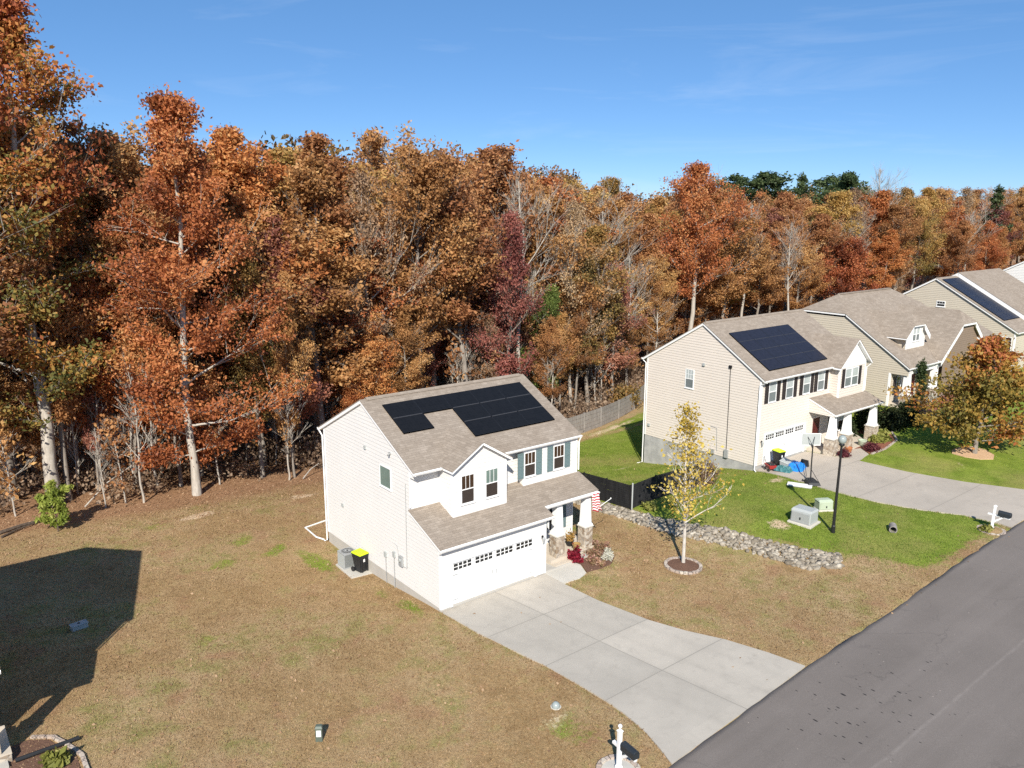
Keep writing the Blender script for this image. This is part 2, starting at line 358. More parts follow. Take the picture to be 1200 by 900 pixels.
# ------------------------------------------------------------------ mesh helpers
class MB:
    """collects faces and links them as ONE mesh object"""
    def __init__(s): s.v = []; s.f = []; s.mi = []
    def face(s, pts, mi=0):
        i = len(s.v); s.v += [tuple(p) for p in pts]; s.f.append(tuple(range(i, i+len(pts)))); s.mi.append(mi)
    def hexa(s, c, mi=0):
        """c: 8 corners, bottom ring 0-3 (counter-clockwise seen from above) then top ring"""
        i = len(s.v); s.v += [tuple(p) for p in c]
        for q in ((3, 2, 1, 0), (4, 5, 6, 7), (0, 1, 5, 4), (1, 2, 6, 5), (2, 3, 7, 6), (3, 0, 4, 7)):
            s.f.append(tuple(i+k for k in q)); s.mi.append(mi)
    def box(s, x0, x1, y0, y1, z0, z1, mi=0):
        s.hexa([(x0, y0, z0), (x1, y0, z0), (x1, y1, z0), (x0, y1, z0), (x0, y0, z1), (x1, y0, z1), (x1, y1, z1), (x0, y1, z1)], mi)
    def fbox(s, fr, a0, a1, b0, b1, c0, c1, mi=0):
        """box in a wall frame: a along the wall, b up, c out of the wall"""
        s.hexa([fr(a0, b0, c0), fr(a1, b0, c0), fr(a1, b0, c1), fr(a0, b0, c1), fr(a0, b1, c0), fr(a1, b1, c0), fr(a1, b1, c1), fr(a0, b1, c1)], mi)
    def taper(s, x, y, z0, z1, w0, w1, d0=None, d1=None, mi=0):
        d0 = d0 or w0; d1 = d1 or w1
        s.hexa([(x-w0/2, y-d0/2, z0), (x+w0/2, y-d0/2, z0), (x+w0/2, y+d0/2, z0), (x-w0/2, y+d0/2, z0),
                (x-w1/2, y-d1/2, z1), (x+w1/2, y-d1/2, z1), (x+w1/2, y+d1/2, z1), (x-w1/2, y+d1/2, z1)], mi)
    def slab(s, top, th, mi=0, mside=None, vert=True):
        """polygon given by its top ring, thickened straight down"""
        n = len(top); i = len(s.v)
        s.v += [tuple(p) for p in top] + [(p[0], p[1], p[2]-th) for p in top]
        s.f.append(tuple(range(i, i+n))); s.mi.append(mi)
        s.f.append(tuple(range(i+2*n-1, i+n-1, -1))); s.mi.append(mi if mside is None else mside)
        for k in range(n):
            k2 = (k+1) % n
            s.f.append((i+k2, i+k, i+n+k, i+n+k2)); s.mi.append(mi if mside is None else mside)
    def tube(s, pts, rad, n=6, cap=True, mi=0):
        pts = [Vector(p) for p in pts]; rings = []
        if not isinstance(rad, (list, tuple)): rad = [rad]*len(pts)
        for k, p in enumerate(pts):
            d = (pts[min(k+1, len(pts)-1)]-pts[max(k-1, 0)])
            if d.length < 1e-9: d = Vector((0, 0, 1))
            d.normalize()
            a = d.cross(Vector((0, 0, 1)) if abs(d.z) < .95 else Vector((1, 0, 0))).normalized(); b = d.cross(a)
            i = len(s.v); rings.append(i)
            for j in range(n):
                t = 2*math.pi*j/n; q = p+(a*math.cos(t)+b*math.sin(t))*rad[k]; s.v.append((q.x, q.y, q.z))
        for i0, i1 in zip(rings, rings[1:]):
            for j in range(n):
                j2 = (j+1) % n; s.f.append((i0+j, i1+j, i1+j2, i0+j2)); s.mi.append(mi)
        if cap:
            s.f.append(tuple(rings[0]+j for j in range(n))); s.mi.append(mi)
            s.f.append(tuple(rings[-1]+j for j in reversed(range(n)))); s.mi.append(mi)
    def lathe(s, prof, cx=0, cy=0, cz=0, n=16, mi=0):
        rings = []
        for r, z in prof:
            i = len(s.v); rings.append(i)
            for j in range(n):
                t = 2*math.pi*j/n; s.v.append((cx+r*math.cos(t), cy+r*math.sin(t), cz+z))
        for i0, i1 in zip(rings, rings[1:]):
            for j in range(n):
                j2 = (j+1) % n; s.f.append((i0+j, i0+j2, i1+j2, i1+j)); s.mi.append(mi)
        s.f.append(tuple(rings[0]+j for j in reversed(range(n)))); s.mi.append(mi)
        s.f.append(tuple(rings[-1]+j for j in range(n))); s.mi.append(mi)
    def build(s, name, mats, parent=None, org=None, smooth=False, bevel=0, uv=True):
        me = bpy.data.meshes.new(name)
        o0 = Vector(org) if org is not None else Vector((0, 0, 0))
        me.from_pydata([(v[0]-o0.x, v[1]-o0.y, v[2]-o0.z) for v in s.v], [], s.f)
        if not isinstance(mats, (list, tuple)): mats = [mats]
        for m in mats: me.materials.append(m)
        me.polygons.foreach_set('material_index', s.mi)
        if smooth: me.polygons.foreach_set('use_smooth', [True]*len(s.f))
        if uv:
            lay = me.uv_layers.new(name='UVMap'); data = lay.data
            for p in me.polygons:
                nn = p.normal
                h = Vector((nn.y, -nn.x, 0))
                h = h.normalized() if h.length > 1e-4 else Vector((1, 0, 0))
                w = nn.cross(h)
                for li in p.loop_indices:
                    c = me.vertices[me.loops[li].vertex_index].co
                    data[li].uv = (c.dot(h), c.dot(w))
        me.update()
        o = bpy.data.objects.new(name, me); COL.objects.link(o)
        if parent is not None: o.parent = parent
        elif org is not None: o.location = o0
        if bevel:
            b = o.modifiers.new('bevel', 'BEVEL'); b.width = bevel; b.segments = 2; b.limit_method = 'ANGLE'
        return o

def tag(o, label=None, cat=None, group=None, kind=None):
    if label: o['label'] = label
    if cat: o['category'] = cat
    if group: o['group'] = group
    if kind: o['kind'] = kind
    return o
def thing(name, loc, label, cat, group=None, rz=0):
    o = bpy.data.objects.new(name, None); COL.objects.link(o); o.empty_display_size = .2
    o.location = loc; o.rotation_euler = (0, 0, rz)
    return tag(o, label, cat, group)
KIDS = {}
def copy_tree(o, parent=None):
    c = o.copy(); COL.objects.link(c)
    if parent is not None: c.parent = parent
    for ch in o.children: copy_tree(ch, c)
    return c

def frame(P, s, n):
    P = Vector(P); s = Vector(s); n = Vector(n)
    return lambda a, b, c: tuple(P+s*a+Vector((0, 0, 1))*b+n*c)

def clip_z(poly, z, above):
    out = []
    for i in range(len(poly)):
        a, b = poly[i], poly[(i+1) % len(poly)]
        ia = (a[1] >= z) if above else (a[1] <= z); ib = (b[1] >= z) if above else (b[1] <= z)
        if ia: out.append(a)
        if ia != ib:
            t = (z-a[1])/(b[1]-a[1]); out.append((a[0]+(b[0]-a[0])*t, z))
    return out
def lap(mb, fr, poly, course=.19, lip=.02):
    """lap siding on a convex wall polygon of (a, height) points: each course leans out to its lower lip"""
    z0 = min(p[1] for p in poly); z1 = max(p[1] for p in poly)
    k0 = math.floor(z0/course); k1 = math.ceil(z1/course)
    for k in range(k0, k1):
        za, zb = k*course, (k+1)*course
        q = clip_z(clip_z(poly, za, True), zb, False)
        if len(q) < 3: continue
        pts = [fr(a, b, lip*(1-(b-za)/course)) for a, b in q]
        area = sum((q[i][0]*q[(i+1) % len(q)][1]-q[(i+1) % len(q)][0]*q[i][1]) for i in range(len(q)))
        if abs(area) < 1e-5: continue
        mb.face(pts)
        lo = [p for p in q if abs(p[1]-za) < 1e-6]
        if len(lo) >= 2:
            a0 = min(p[0] for p in lo); a1 = max(p[0] for p in lo)
            mb.face([fr(a0, za, 0), fr(a1, za, 0), fr(a1, za, lip), fr(a0, za, lip)])

def window(parent, fr, a0, a1, b0, b1, lower, upper, muntins=2, cross=0, fw=.055, org=None, twin=False, rail=True):
    """sash window proud of the siding: frame, two panes, muntins, sill"""
    m = MB(); c1 = .05
    mid = (b0+b1)/2
    m.fbox(fr, a0, a0+fw, b0, b1, 0, c1); m.fbox(fr, a1-fw, a1, b0, b1, 0, c1)
    m.fbox(fr, a0+fw, a1-fw, b1-fw, b1, 0, c1); m.fbox(fr, a0+fw, a1-fw, b0, b0+fw, 0, c1)
    if rail: m.fbox(fr, a0+fw, a1-fw, mid-.025, mid+.025, 0, c1-.008)
    spans = [(a0+fw, a1-fw)]
    if twin:
        am = (a0+a1)/2
        m.fbox(fr, am-.05, am+.05, b0+fw, mid-.025, 0, c1+.004); m.fbox(fr, am-.05, am+.05, mid+.025, b1-fw, 0, c1+.004)
        spans = [(a0+fw, am-.05), (am+.05, a1-fw)]
    w = m.build('window', M['white_trim'], parent, org)
    for (s0, s1) in spans:
        for (q0, q1, mt) in (((b0+fw, mid-.025, lower), (mid+.025, b1-fw, upper)) if rail else ((b0+fw, b1-fw, lower),)):
            g = MB(); g.fbox(fr, s0, s1, q0, q1, .008, .028); g.build('pane', mt, w, org)
        if muntins:
            g = MB()
            for k in range(1, muntins+1):
                a = s0+(s1-s0)*k/(muntins+1); g.fbox(fr, a-.011, a+.011, mid+.025, b1-fw, .029, .038)
            for k in range(cross):
                b = mid+.025+(b1-fw-mid-.025)*(k+1)/(cross+1); g.fbox(fr, s0, s1, b-.010, b+.010, .029, .036)
            g.build('muntin', M['white_trim'], w, org)
    s_ = MB(); s_.fbox(fr, a0-.03, a1+.03, b0-.045, b0-.003, 0, .075); s_.build('sill', M['white_trim'], w, org)
    return w
def shutter(parent, fr, a0, a1, b0, b1, mat, org=None):
    m = MB(); st = .05
    m.fbox(fr, a0, a0+st, b0, b1, .014, .05); m.fbox(fr, a1-st, a1, b0, b1, .014, .05)
    for q0, q1 in ((b0, b0+.07), ((b0+b1)/2-.035, (b0+b1)/2+.035), (b1-.07, b1)): m.fbox(fr, a0+st, a1-st, q0, q1, .014, .048)
    m.fbox(fr, a0+st, a1-st, b0+.07, b1-.07, .014, .034)
    n = int((b1-b0)/.09)
    for k in range(n):
        b = b0+.09+k*(b1-b0-.2)/n
        m.hexa([fr(a0+st, b, .034), fr(a1-st, b, .034), fr(a1-st, b, .046), fr(a0+st, b, .046),
                fr(a0+st, b+.05, .034), fr(a1-st, b+.05, .034), fr(a1-st, b+.05, .036), fr(a0+st, b+.05, .036)])
    return m.build('shutter', mat, parent, org)

def roof_slab(parent, poly, plane, org, th=.16, name='roof', over=.025, fasc='white_trim'):
    """shingle sheet over a white fascia-and-soffit slab; poly in (x, y), plane(x, y) -> z"""
    m = MB(); m.slab([(x, y, plane(x, y)) for x, y in poly], .035)
    cx = sum(p[0] for p in poly)/len(poly); cy = sum(p[1] for p in poly)/len(poly)
    r = m.build(name, M['shingle'], parent, org)
    f = MB(); ins = []
    n = len(poly)
    area = sum(poly[i][0]*poly[(i+1) % n][1]-poly[(i+1) % n][0]*poly[i][1] for i in range(n))
    sg = 1 if area > 0 else -1
    for i in range(n):           # inset the outline so the shingles overhang the fascia
        p0, p1, p2 = Vector(poly[i-1]), Vector(poly[i]), Vector(poly[(i+1) % n])
        e1 = (p1-p0).normalized(); e2 = (p2-p1).normalized()
        n1 = Vector((-e1.y, e1.x))*sg; n2 = Vector((-e2.y, e2.x))*sg
        b = n1+n2; d = max(.3, 1+n1.dot(n2)); q = p1+b*(over/d)
        ins.append((q.x, q.y))
    f.slab([(x, y, plane(x, y)-.037) for x, y in ins], th)
    f.build('fascia', M[fasc], r, org)
    return r
def gutter(parent, p0, p1, out, org, mat='white_trim'):
    """K-style gutter between two eave points; out = outward horizontal direction"""
    p0, p1, out = Vector(p0), Vector(p1), Vector(out)
    prof = [(0, -.02), (.012, -.13), (.08, -.13), (.12, -.05), (.125, -.012), (.112, -.012), (.105, -.045), (.075, -.115), (.02, -.115)]
    m = MB(); i = 0; n = len(prof)
    for p in (p0, p1):
        m.v += [tuple(p+out*a+Vector((0, 0, 1))*b) for a, b in prof]
    for k in range(n):
        k2 = (k+1) % n; m.f.append((k, k2, n+k2, n+k)); m.mi.append(0)
    for s_ in (0, n):             # end caps
        m.f.append(tuple(s_+k for k in range(4)) + (s_+4,)); m.mi.append(0)
    return m.build('gutter', M[mat], parent, org)
def panels(parent, plane_pt, us, vs, plane, mat, org, lift=.09, skip=()):
    """framed solar modules on a roof plane, pale rails between the rows"""
    for i in range(1, len(vs)):
        r0 = [us[j] for j in range(len(us)) if (i, j) not in skip]
        for (u0, u1) in r0:
            m = MB(); y = vs[i][0]; y2 = vs[i-1][0 if vs[i][0] < vs[i-1][0] else 1] if True else y
            yc = max(vs[i][0], vs[i-1][0]); m.slab([(a, b, plane(a, b)+lift+.012) for a, b in ((u0+.05, yc-.016), (u1-.05, yc-.016), (u1-.05, yc+.004), (u0+.05, yc+.004))], .03); m.build('mounting_rail', M['rail_metal'], parent, org)
    for i, (v0, v1) in enumerate(vs):
        for j, (u0, u1) in enumerate(us):
            if (i, j) in skip: continue
            g = .004
            m = MB(); c = [(u0+g, v0+g), (u1-g, v0+g), (u1-g, v1-g), (u0+g, v1-g)]
            m.slab([(x, y, plane(x, y)+lift) for x, y in c], .045, 0)
            p = m.build('solar_panel', M[mat], parent, org)
            f = MB(); e = .014
            for (x0, x1, y0, y1) in ((u0+g, u1-g, v0+g, v0+g+e), (u0+g, u1-g, v1-g-e, v1-g), (u0+g, u0+g+e, v0+g+e, v1-g-e), (u1-g-e, u1-g, v0+g+e, v1-g-e)):
                f.slab([(x, y, plane(x, y)+lift+.004) for x, y in ((x0, y0), (x1, y0), (x1, y1), (x0, y1))], .052)
            f.build('panel_frame', M['black_metal'], p, org)

# ------------------------------------------------------------------ terrain
TP = [(-60,-16,-.1),(-10,-16,-.05),(0,-13.2,0),(10,-12.7,.1),(20,-12.5,.3),(28,-12.3,.5),(45,-11.8,.85),(70,-11,1.4),(110,-10,2.0),(180,-10,2.5),
(-60,-30,-.1),(0,-30,0),(28,-30,.5),(70,-30,1.4),(180,-30,2.5),(-60,-80,0),(60,-80,1),(180,-80,2.5),
(0,0,-.05),(3,-.3,-.02),(6.2,-.3,-.02),(10,0,.02),(12,2,0),(6,-6,.0),(2,-7,-.03),(0,5,-.5),(0,9,-.65),(0,11.5,-.5),(10.2,12,-.5),(5,12,-.5),(11,7,-.2),
(-12,8,-.4),(-16.8,.5,-.15),(-10,-10,-.1),(-27,0,-.1),(-27,11,-.5),(-12,26,-.7),(0,24,-.9),(-3,17,-.6),(-35,25,-.7),
(14.4,4.5,-.08),(14.9,1,-.02),(16,-3.5,0),(16.9,-7.9,.12),(16.0,3,.36),(17.4,-2.6,.5),(19.2,-8.3,.42),
(20,-4,.62),(22,-6.5,.6),(25,0,.5),(27.7,2.7,.2),(27.7,8,-.8),(27.7,13,-1.77),(24,13,-1.6),(20,9,-.8),(16,6.5,.0),(16,11,-.7),
(33,24,-2.3),(42,27,-2.4),(25,22,-2.2),(16,20,-1.8),(10,22,-1.3),(36,14,-1.6),
(28.5,2.2,.5),(33.5,2.2,.55),(33,-4,.58),(30,-9,.55),(38,-1,.75),(41,2,.85),(45,-1,1.15),(48,2,1.5),(54,3,1.7),(60,2,1.9),(48,12,1.0),(55,-5,1.5),(69,2,2.3),(75,12,2.1),(90,2,2.6),
(48,24,-.8),(60,30,-.8),(80,32,0),(-20,40,-1.5),(0,45,-2.5),(30,50,-4),(60,60,-3),(100,60,-1),(-60,30,-1),(0,100,-3),(50,100,-4),(100,110,-2),(-60,100,-2),(180,50,1),(180,150,1),(0,200,-1),(-100,200,-1),(260,260,0),(300,0,3),(-140,0,0)]
TA = np.array(TP, float)
def _phi(r2): return r2*np.log(r2+1e-9)*.5
_n = len(TA); _K = _phi(((TA[:, None, :2]-TA[None, :, :2])**2).sum(-1))+np.eye(_n)*2.0
_P = np.c_[np.ones(_n), TA[:, :2]]
_w = np.linalg.solve(np.block([[_K, _P], [_P.T, np.zeros((3, 3))]]), np.r_[TA[:, 2], 0, 0, 0])
def terr(x, y):
    x = np.asarray(x, float); y = np.asarray(y, float); s = x.shape; q = np.c_[x.ravel(), y.ravel()]
    o = np.empty(len(q))
    for i in range(0, len(q), 20000):
        c = q[i:i+20000]; o[i:i+20000] = _phi(((c[:, None]-TA[None, :, :2])**2).sum(-1))@_w[:_n]+_w[_n]+c@_w[_n+1:]
    o = o.reshape(s)
    far = np.clip((np.hypot(x-20, y-20)-230)/150, 0, 1)
    return o*(1-far)
def tz(x, y): return float(terr(x, y))

RE = [(-400, -30), (-80, -17.0), (-30, -14.7), (.34, -13.26), (8.78, -12.85), (18.95, -12.7), (29.2, -12.58), (45, -12.3), (60, -11.9), (120, -9), (400, 10)]
def road_edge(x): return float(np.interp(x, [p[0] for p in RE], [p[1] for p in RE]))

def inside(poly, x, y):
    c = np.zeros(np.shape(x), bool); n = len(poly)
    for i in range(n):
        (x0, y0), (x1, y1) = poly[i], poly[(i+1) % n]
        k = ((y0 > y) != (y1 > y)) & (x < (x1-x0)*(y-y0)/((y1-y0) if y1 != y0 else 1e-9)+x0)
        c ^= k
    return c

LAWN_B = [(14.6, 9), (15.6, 3.2), (16.6, -1.6), (18.3, -6), (19.6, -9), (21.5, -12.9), (60, -12.6), (140, -8), (140, 10), (80, 22), (60, 24), (46, 26.5), (31, 22.5), (22, 21), (15, 17.5)]
def build_ground():
    def axis(lo, hi, fine0, fine1, st):
        a = list(np.arange(fine0, fine1+1e-6, st))
        s_ = st; x = fine0
        left = []
        while x > lo: s_ *= 1.22; x -= s_; left.append(x)
        s_ = st; x = fine1; right = []
        while x < hi: s_ *= 1.22; x += s_; right.append(x)
        return np.array(left[::-1]+a+right)
    xs = axis(-2500, 2500, -24, 50, .45); ys = axis(-1200, 3000, -15, 31, .45)
    X, Y = np.meshgrid(xs, ys); Z = terr(X, Y)
    # the ground dips a little beneath road and driveways so their sheets stay clear of it
    re = np.interp(X, [p[0] for p in RE], [p[1] for p in RE])
    under = (Y < re-.3) & (Y > re-9.5)
    Z = Z-np.where(under, .12, 0)
    for poly in (DRIVE_A, DRIVE_B, WALK_A, WALK_B): Z = Z-np.where(inside(poly, X, Y), .05, 0)
    nx, ny = len(xs), len(ys)
    me = bpy.data.meshes.new('ground')
    idx = np.arange(nx*ny).reshape(ny, nx)
    F = np.stack([idx[:-1, :-1], idx[:-1, 1:], idx[1:, 1:], idx[1:, :-1]], -1).reshape(-1, 4)
    fast_mesh(me, np.stack([X.ravel(), Y.ravel(), Z.ravel()], -1), F)
    g = inside(LAWN_B, X, Y).astype(float)
    for k in range(7):
        g[1:-1, 1:-1] = (g[1:-1, 1:-1]*2+g[:-2, 1:-1]+g[2:, 1:-1]+g[1:-1, :-2]+g[1:-1, 2:])/6
    def blob(x, y, rx, ry, rot=0):
        c, s_ = math.cos(rot), math.sin(rot); dx, dy = X-x, Y-y
        return np.clip(1.25-np.hypot((dx*c+dy*s_)/rx, (-dx*s_+dy*c)/ry), 0, 1)
    for (x, y, rx, ry, rot, k) in ((-3.6, 14.5, 1.5, .9, .2, .62), (-5.6, 12.2, 1.7, .9, .3, .6), (-1.6, 9.5, .8, 2.6, .15, .8), (-.7, 1.6, .6, 1.7, .1, .75), (-.9, 3.6, .7, .9, 0, .55),
                                   (-2.8, 12.2, 1.5, .8, .5, .62), (-8.6, 4.6, 1.6, 1.0, .6, .5), (11.2, 3.6, .9, 2.2, .1, .55), (-1.0, -9.9, 1.3, 2.2, .4, .5), (3, 22.5, 2, .8, 0, .6), (-3.9, 21.9, 1.6, .7, .3, .55), (-7, 20, 1.5, 1, 0, .45)):
        g = np.maximum(g, blob(x, y, rx, ry, rot)*k)
    edge = np.interp(X, [-40, -14, -11, -6, -3, 0, 3, 8, 14, 20, 30, 36, 42, 48, 60, 90, 140], [25, 24, 23.5, 22.5, 22, 22.0, 22, 22, 21, 22, 24, 25, 27.5, 29, 30, 32, 30])
    lit = np.clip((Y-edge)/3.0+.5, 0, 1)
    lit = np.maximum(lit, np.clip((Y-edge+5.5)/5, 0, 1)*.42*(X < 14))
    lit = np.where(Y < re-9.5, 0, lit)
    soil = np.zeros_like(X)
    for (x, y, rx, ry, rot, k) in ((-4.6, 20.2, 1.6, .55, .1, .95), (-1.5, 19.9, 1.4, .35, .0, .6), (2.2, 19.7, 1.5, .6, -.1, .85), (19.9, -4.4, .9, .9, 0, .8), (26.6, .2, 1.2, .9, 0, .62), (22.3, -4.6, .5, .5, 0, .5), (-1.1, -8.9, 1.5, 1.0, .5, .45), (39, -6.0, 1.2, .6, .5, .5), (22, 21.4, 5, 1.0, .08, .62), (34, 22.8, 8, .8, .2, .6), (25, 12.5, 2.5, .7, .1, .45)):
        soil = np.maximum(soil, blob(x, y, rx, ry, rot)*k)
    # dry fringe along the road edge and the bank of the green lot
    fr = np.clip(1-np.abs(Y-(re+.3))/1.1, 0, 1); g = g*(1-.62*fr)
    fr2 = np.clip(1-np.abs(Y-21.8)/1.2, 0, 1)*(X > 14)*(X < 46); g = g*(1-.6*fr2)
    col = np.stack([g, lit, soil, np.ones_like(g)], -1).reshape(-1, 4).astype(np.float32)
    at = me.color_attributes.new('zone', 'FLOAT_COLOR', 'POINT'); at.data.foreach_set('color', col.ravel())
    me.polygons.foreach_set('use_smooth', np.ones(len(F), bool))
    me.materials.append(M['ground']); me.update()
    o = bpy.data.objects.new('ground', me); COL.objects.link(o)
    return tag(o, 'dry tan lawn, green lawn and leaf strewn wood floor', None, None, 'structure')

def fast_mesh(me, V, F, attr=None):
    V = np.asarray(V, np.float32); F = np.asarray(F, np.int32); k = F.shape[1]
    me.vertices.add(len(V)); me.vertices.foreach_set('co', V.ravel())
    me.loops.add(F.size); me.loops.foreach_set('vertex_index', F.ravel())
    me.polygons.add(len(F)); me.polygons.foreach_set('loop_start', np.arange(0, F.size, k, dtype=np.int32)); me.polygons.foreach_set('loop_total', np.full(len(F), k, np.int32))
    me.update(calc_edges=True); me.validate()
    if attr is not None:
        a = me.attributes.new('tint', 'FLOAT', 'FACE'); a.data.foreach_set('value', np.asarray(attr, np.float32))

def sheet(name, poly, lift, mat, label, kind='structure', cell=.6, skirt=.16, parent=None):
    """a paved or mulched sheet that follows the terrain, with an edge that goes down into the soil"""
    bm = bmesh.new()
    vs = [bm.verts.new((x, y, 0)) for x, y in poly]
    f = bm.faces.new(vs)
    xs = [p[0] for p in poly]; ys = [p[1] for p in poly]
    for ax, lo, hi in ((0, min(xs), max(xs)), (1, min(ys), max(ys))):
        c = lo+cell
        while c < hi:
            co = [0, 0, 0]; no = [0, 0, 0]; co[ax] = c; no[ax] = 1
            bmesh.ops.bisect_plane(bm, geom=bm.verts[:]+bm.edges[:]+bm.faces[:], plane_co=co, plane_no=no); c += cell
    z = terr(np.array([v.co.x for v in bm.verts]), np.array([v.co.y for v in bm.verts]))
    for v, zz in zip(bm.verts, z): v.co.z = zz+lift
    bm.normal_update()
    if sum(fc.normal.z for fc in bm.faces) < 0: bmesh.ops.reverse_faces(bm, faces=bm.faces[:])
    ed = [e for e in bm.edges if e.is_boundary]
    r = bmesh.ops.extrude_edge_only(bm, edges=ed)
    for v in [g for g in r['geom'] if isinstance(g, bmesh.types.BMVert)]: v.co.z -= skirt+lift
    me = bpy.data.meshes.new(name); bm.to_mesh(me); bm.free()
    me.materials.append(M[mat])
    o = bpy.data.objects.new(name, me); COL.objects.link(o)
    return tag(o, label, None, None, kind)
CAML = (-18.199, -27.9546, 17.8659); CAMP = (.672837, .215970, .003785, 935.759)
# ------------------------------------------------------------------ paved surfaces
DRIVE_A = [(.02, -.02), (6.2, -.02), (6.2, -1.45), (6.32, -3.67), (6.83, -6.37), (7.4, -8.0), (8.12, -9.54), (8.6, -11.3), (8.85, -12.83), (6.0, -13.0), (3.0, -13.14), (.3, -13.26), (.62, -12.4), (.88, -11.53), (1.06, -10.4), (1.1, -9.46), (1.0, -7.8), (.85, -6.31), (.5, -4.4), (.19, -2.58)]
WALK_A = [(6.22, -1.4), (7.2, -1.5), (7.88, -1.27), (8.3, -.4), (8.15, .40), (6.95, .40), (6.95, 1.2), (6.30, 1.2), (6.30, -.03), (6.22, -.03)]
DRIVE_B = [(27.76, 2.62), (27.5, 1.0), (27.27, -.54), (27.07, -3.07), (27.37, -5.69), (28.36, -8.06), (29.68, -10.14), (29.99, -11.95), (29.9, -12.55), (34.5, -12.5), (38.6, -12.42), (37.9, -11.6), (37.06, -10.66), (35.65, -7.66), (34.7, -4.35), (34.25, -1.24), (33.85, 0), (33.75, 2.62)]
WALK_B = [(33.87, 1.0), (34.27, -1.2), (36.2, -.9), (37.1, .2), (36.4, .45), (33.9, .45)]
build_ground()
rv = []; rf = []
xs = list(np.arange(-420, -40, 20))+list(np.arange(-40, 70, .7))+list(np.arange(70, 420, 14))
ys = [0, -.03, -.25, -1.5, -3, -4.5, -6, -7.5, -9]
rj = random.Random(3)
XX = np.array([[x]*len(ys) for x in xs]); YY = np.array([[road_edge(x)+y+(rj.uniform(-.05, .05) if j < 2 else 0) for j, y in enumerate(ys)] for x in xs])
ZZ = terr(XX, YY)+.018; ZZ[:, 0] -= .12
rm = bpy.data.meshes.new('road')
id_ = np.arange(XX.size).reshape(XX.shape)
fast_mesh(rm, np.stack([XX.ravel(), YY.ravel(), ZZ.ravel()], -1), np.stack([id_[:-1, :-1], id_[1:, :-1], id_[1:, 1:], id_[:-1, 1:]], -1).reshape(-1, 4))
rm.materials.append(M['asphalt'])
ro = bpy.data.objects.new('road', rm); COL.objects.link(ro)
tag(ro, 'grey asphalt road with dark oil spots', None, None, 'structure')
sheet('driveway', DRIVE_A, .03, 'concrete', 'pale concrete driveway of the white house, in slabs')
sheet('path', WALK_A, .034, 'concrete_plain', 'short concrete path to the porch of the white house')
sheet('driveway', DRIVE_B, .03, 'concrete_beige', 'long concrete driveway of the beige house')
sheet('path', WALK_B, .034, 'concrete_beige', 'concrete path to the porch of the beige house')
sheet('mulch_bed', [(8.2, .38), (8.33, -.45), (8.0, -1.2), (8.8, -1.35), (9.7, -1.25), (10.5, -.7), (11.0, .3), (10.9, 1.2), (10.35, 1.5), (10.3, .36)], .03, 'mulch', 'brown mulch bed by the porch of the white house', 'stuff', .5)
sheet('mulch_bed', [(36.4, .5), (37.15, .2), (36.3, -.95), (38.2, -1.0), (40.6, -.6), (42.2, .6), (42.0, 2.4), (40.6, 2.6), (40.6, .5)], .03, 'mulch_red', 'reddish mulch bed by the porch of the beige house', 'stuff', .5)
sheet('mulch_bed', [(44.8, 1.2), (48.5, .4), (53, .9), (57.6, 1.2), (57.6, 2.3), (48.1, 2.35), (46.0, 3.6), (44.6, 2.6)], .05, 'mulch_red', 'red mulch bed along the porch of the dormered house', 'stuff', .5)

# ------------------------------------------------------------------ the white house
def sconce(parent, fr, a, b, org, mat='black_metal'):
    m = MB(); m.fbox(fr, a-.05, a+.05, b-.02, b+.16, 0, .03); m.fbox(fr, a-.02, a+.02, b+.1, b+.14, .03, .13)
    s = m.build('wall_lamp', M[mat], parent, org)
    g = MB(); c = fr(a, b-.1, .14); g.lathe([(.035, -.12), (.075, .05), (.085, .14), (.03, .2), (.012, .25)], c[0], c[1], c[2], 10); g.build('lantern', M['grey_metal'], s, org)
def porch_column(parent, x, y, z0, zs, z1, w0, w1, ws, org):
    m = MB(); m.taper(x, y, zs+.06, z1-.12, w0, w1); m.box(x-w1/2-.05, x+w1/2+.05, y-w1/2-.05, y+w1/2+.05, z1-.12, z1)
    m.box(x-w0/2-.045, x+w0/2+.045, y-w0/2-.045, y+w0/2+.045, zs+.06, zs+.16)
    c = m.build('porch_column', M['white_trim'], parent, org)
    b = MB(); b.taper(x, y, z0, zs, ws*1.02, ws); b.build('stone_base', M['stack_stone'], c, org, bevel=.02)
    k = MB(); k.box(x-ws/2-.04, x+ws/2+.04, y-ws/2-.04, y+ws/2+.04, zs, zs+.06); k.build('cap_stone', M['concrete_plain'], c, org)
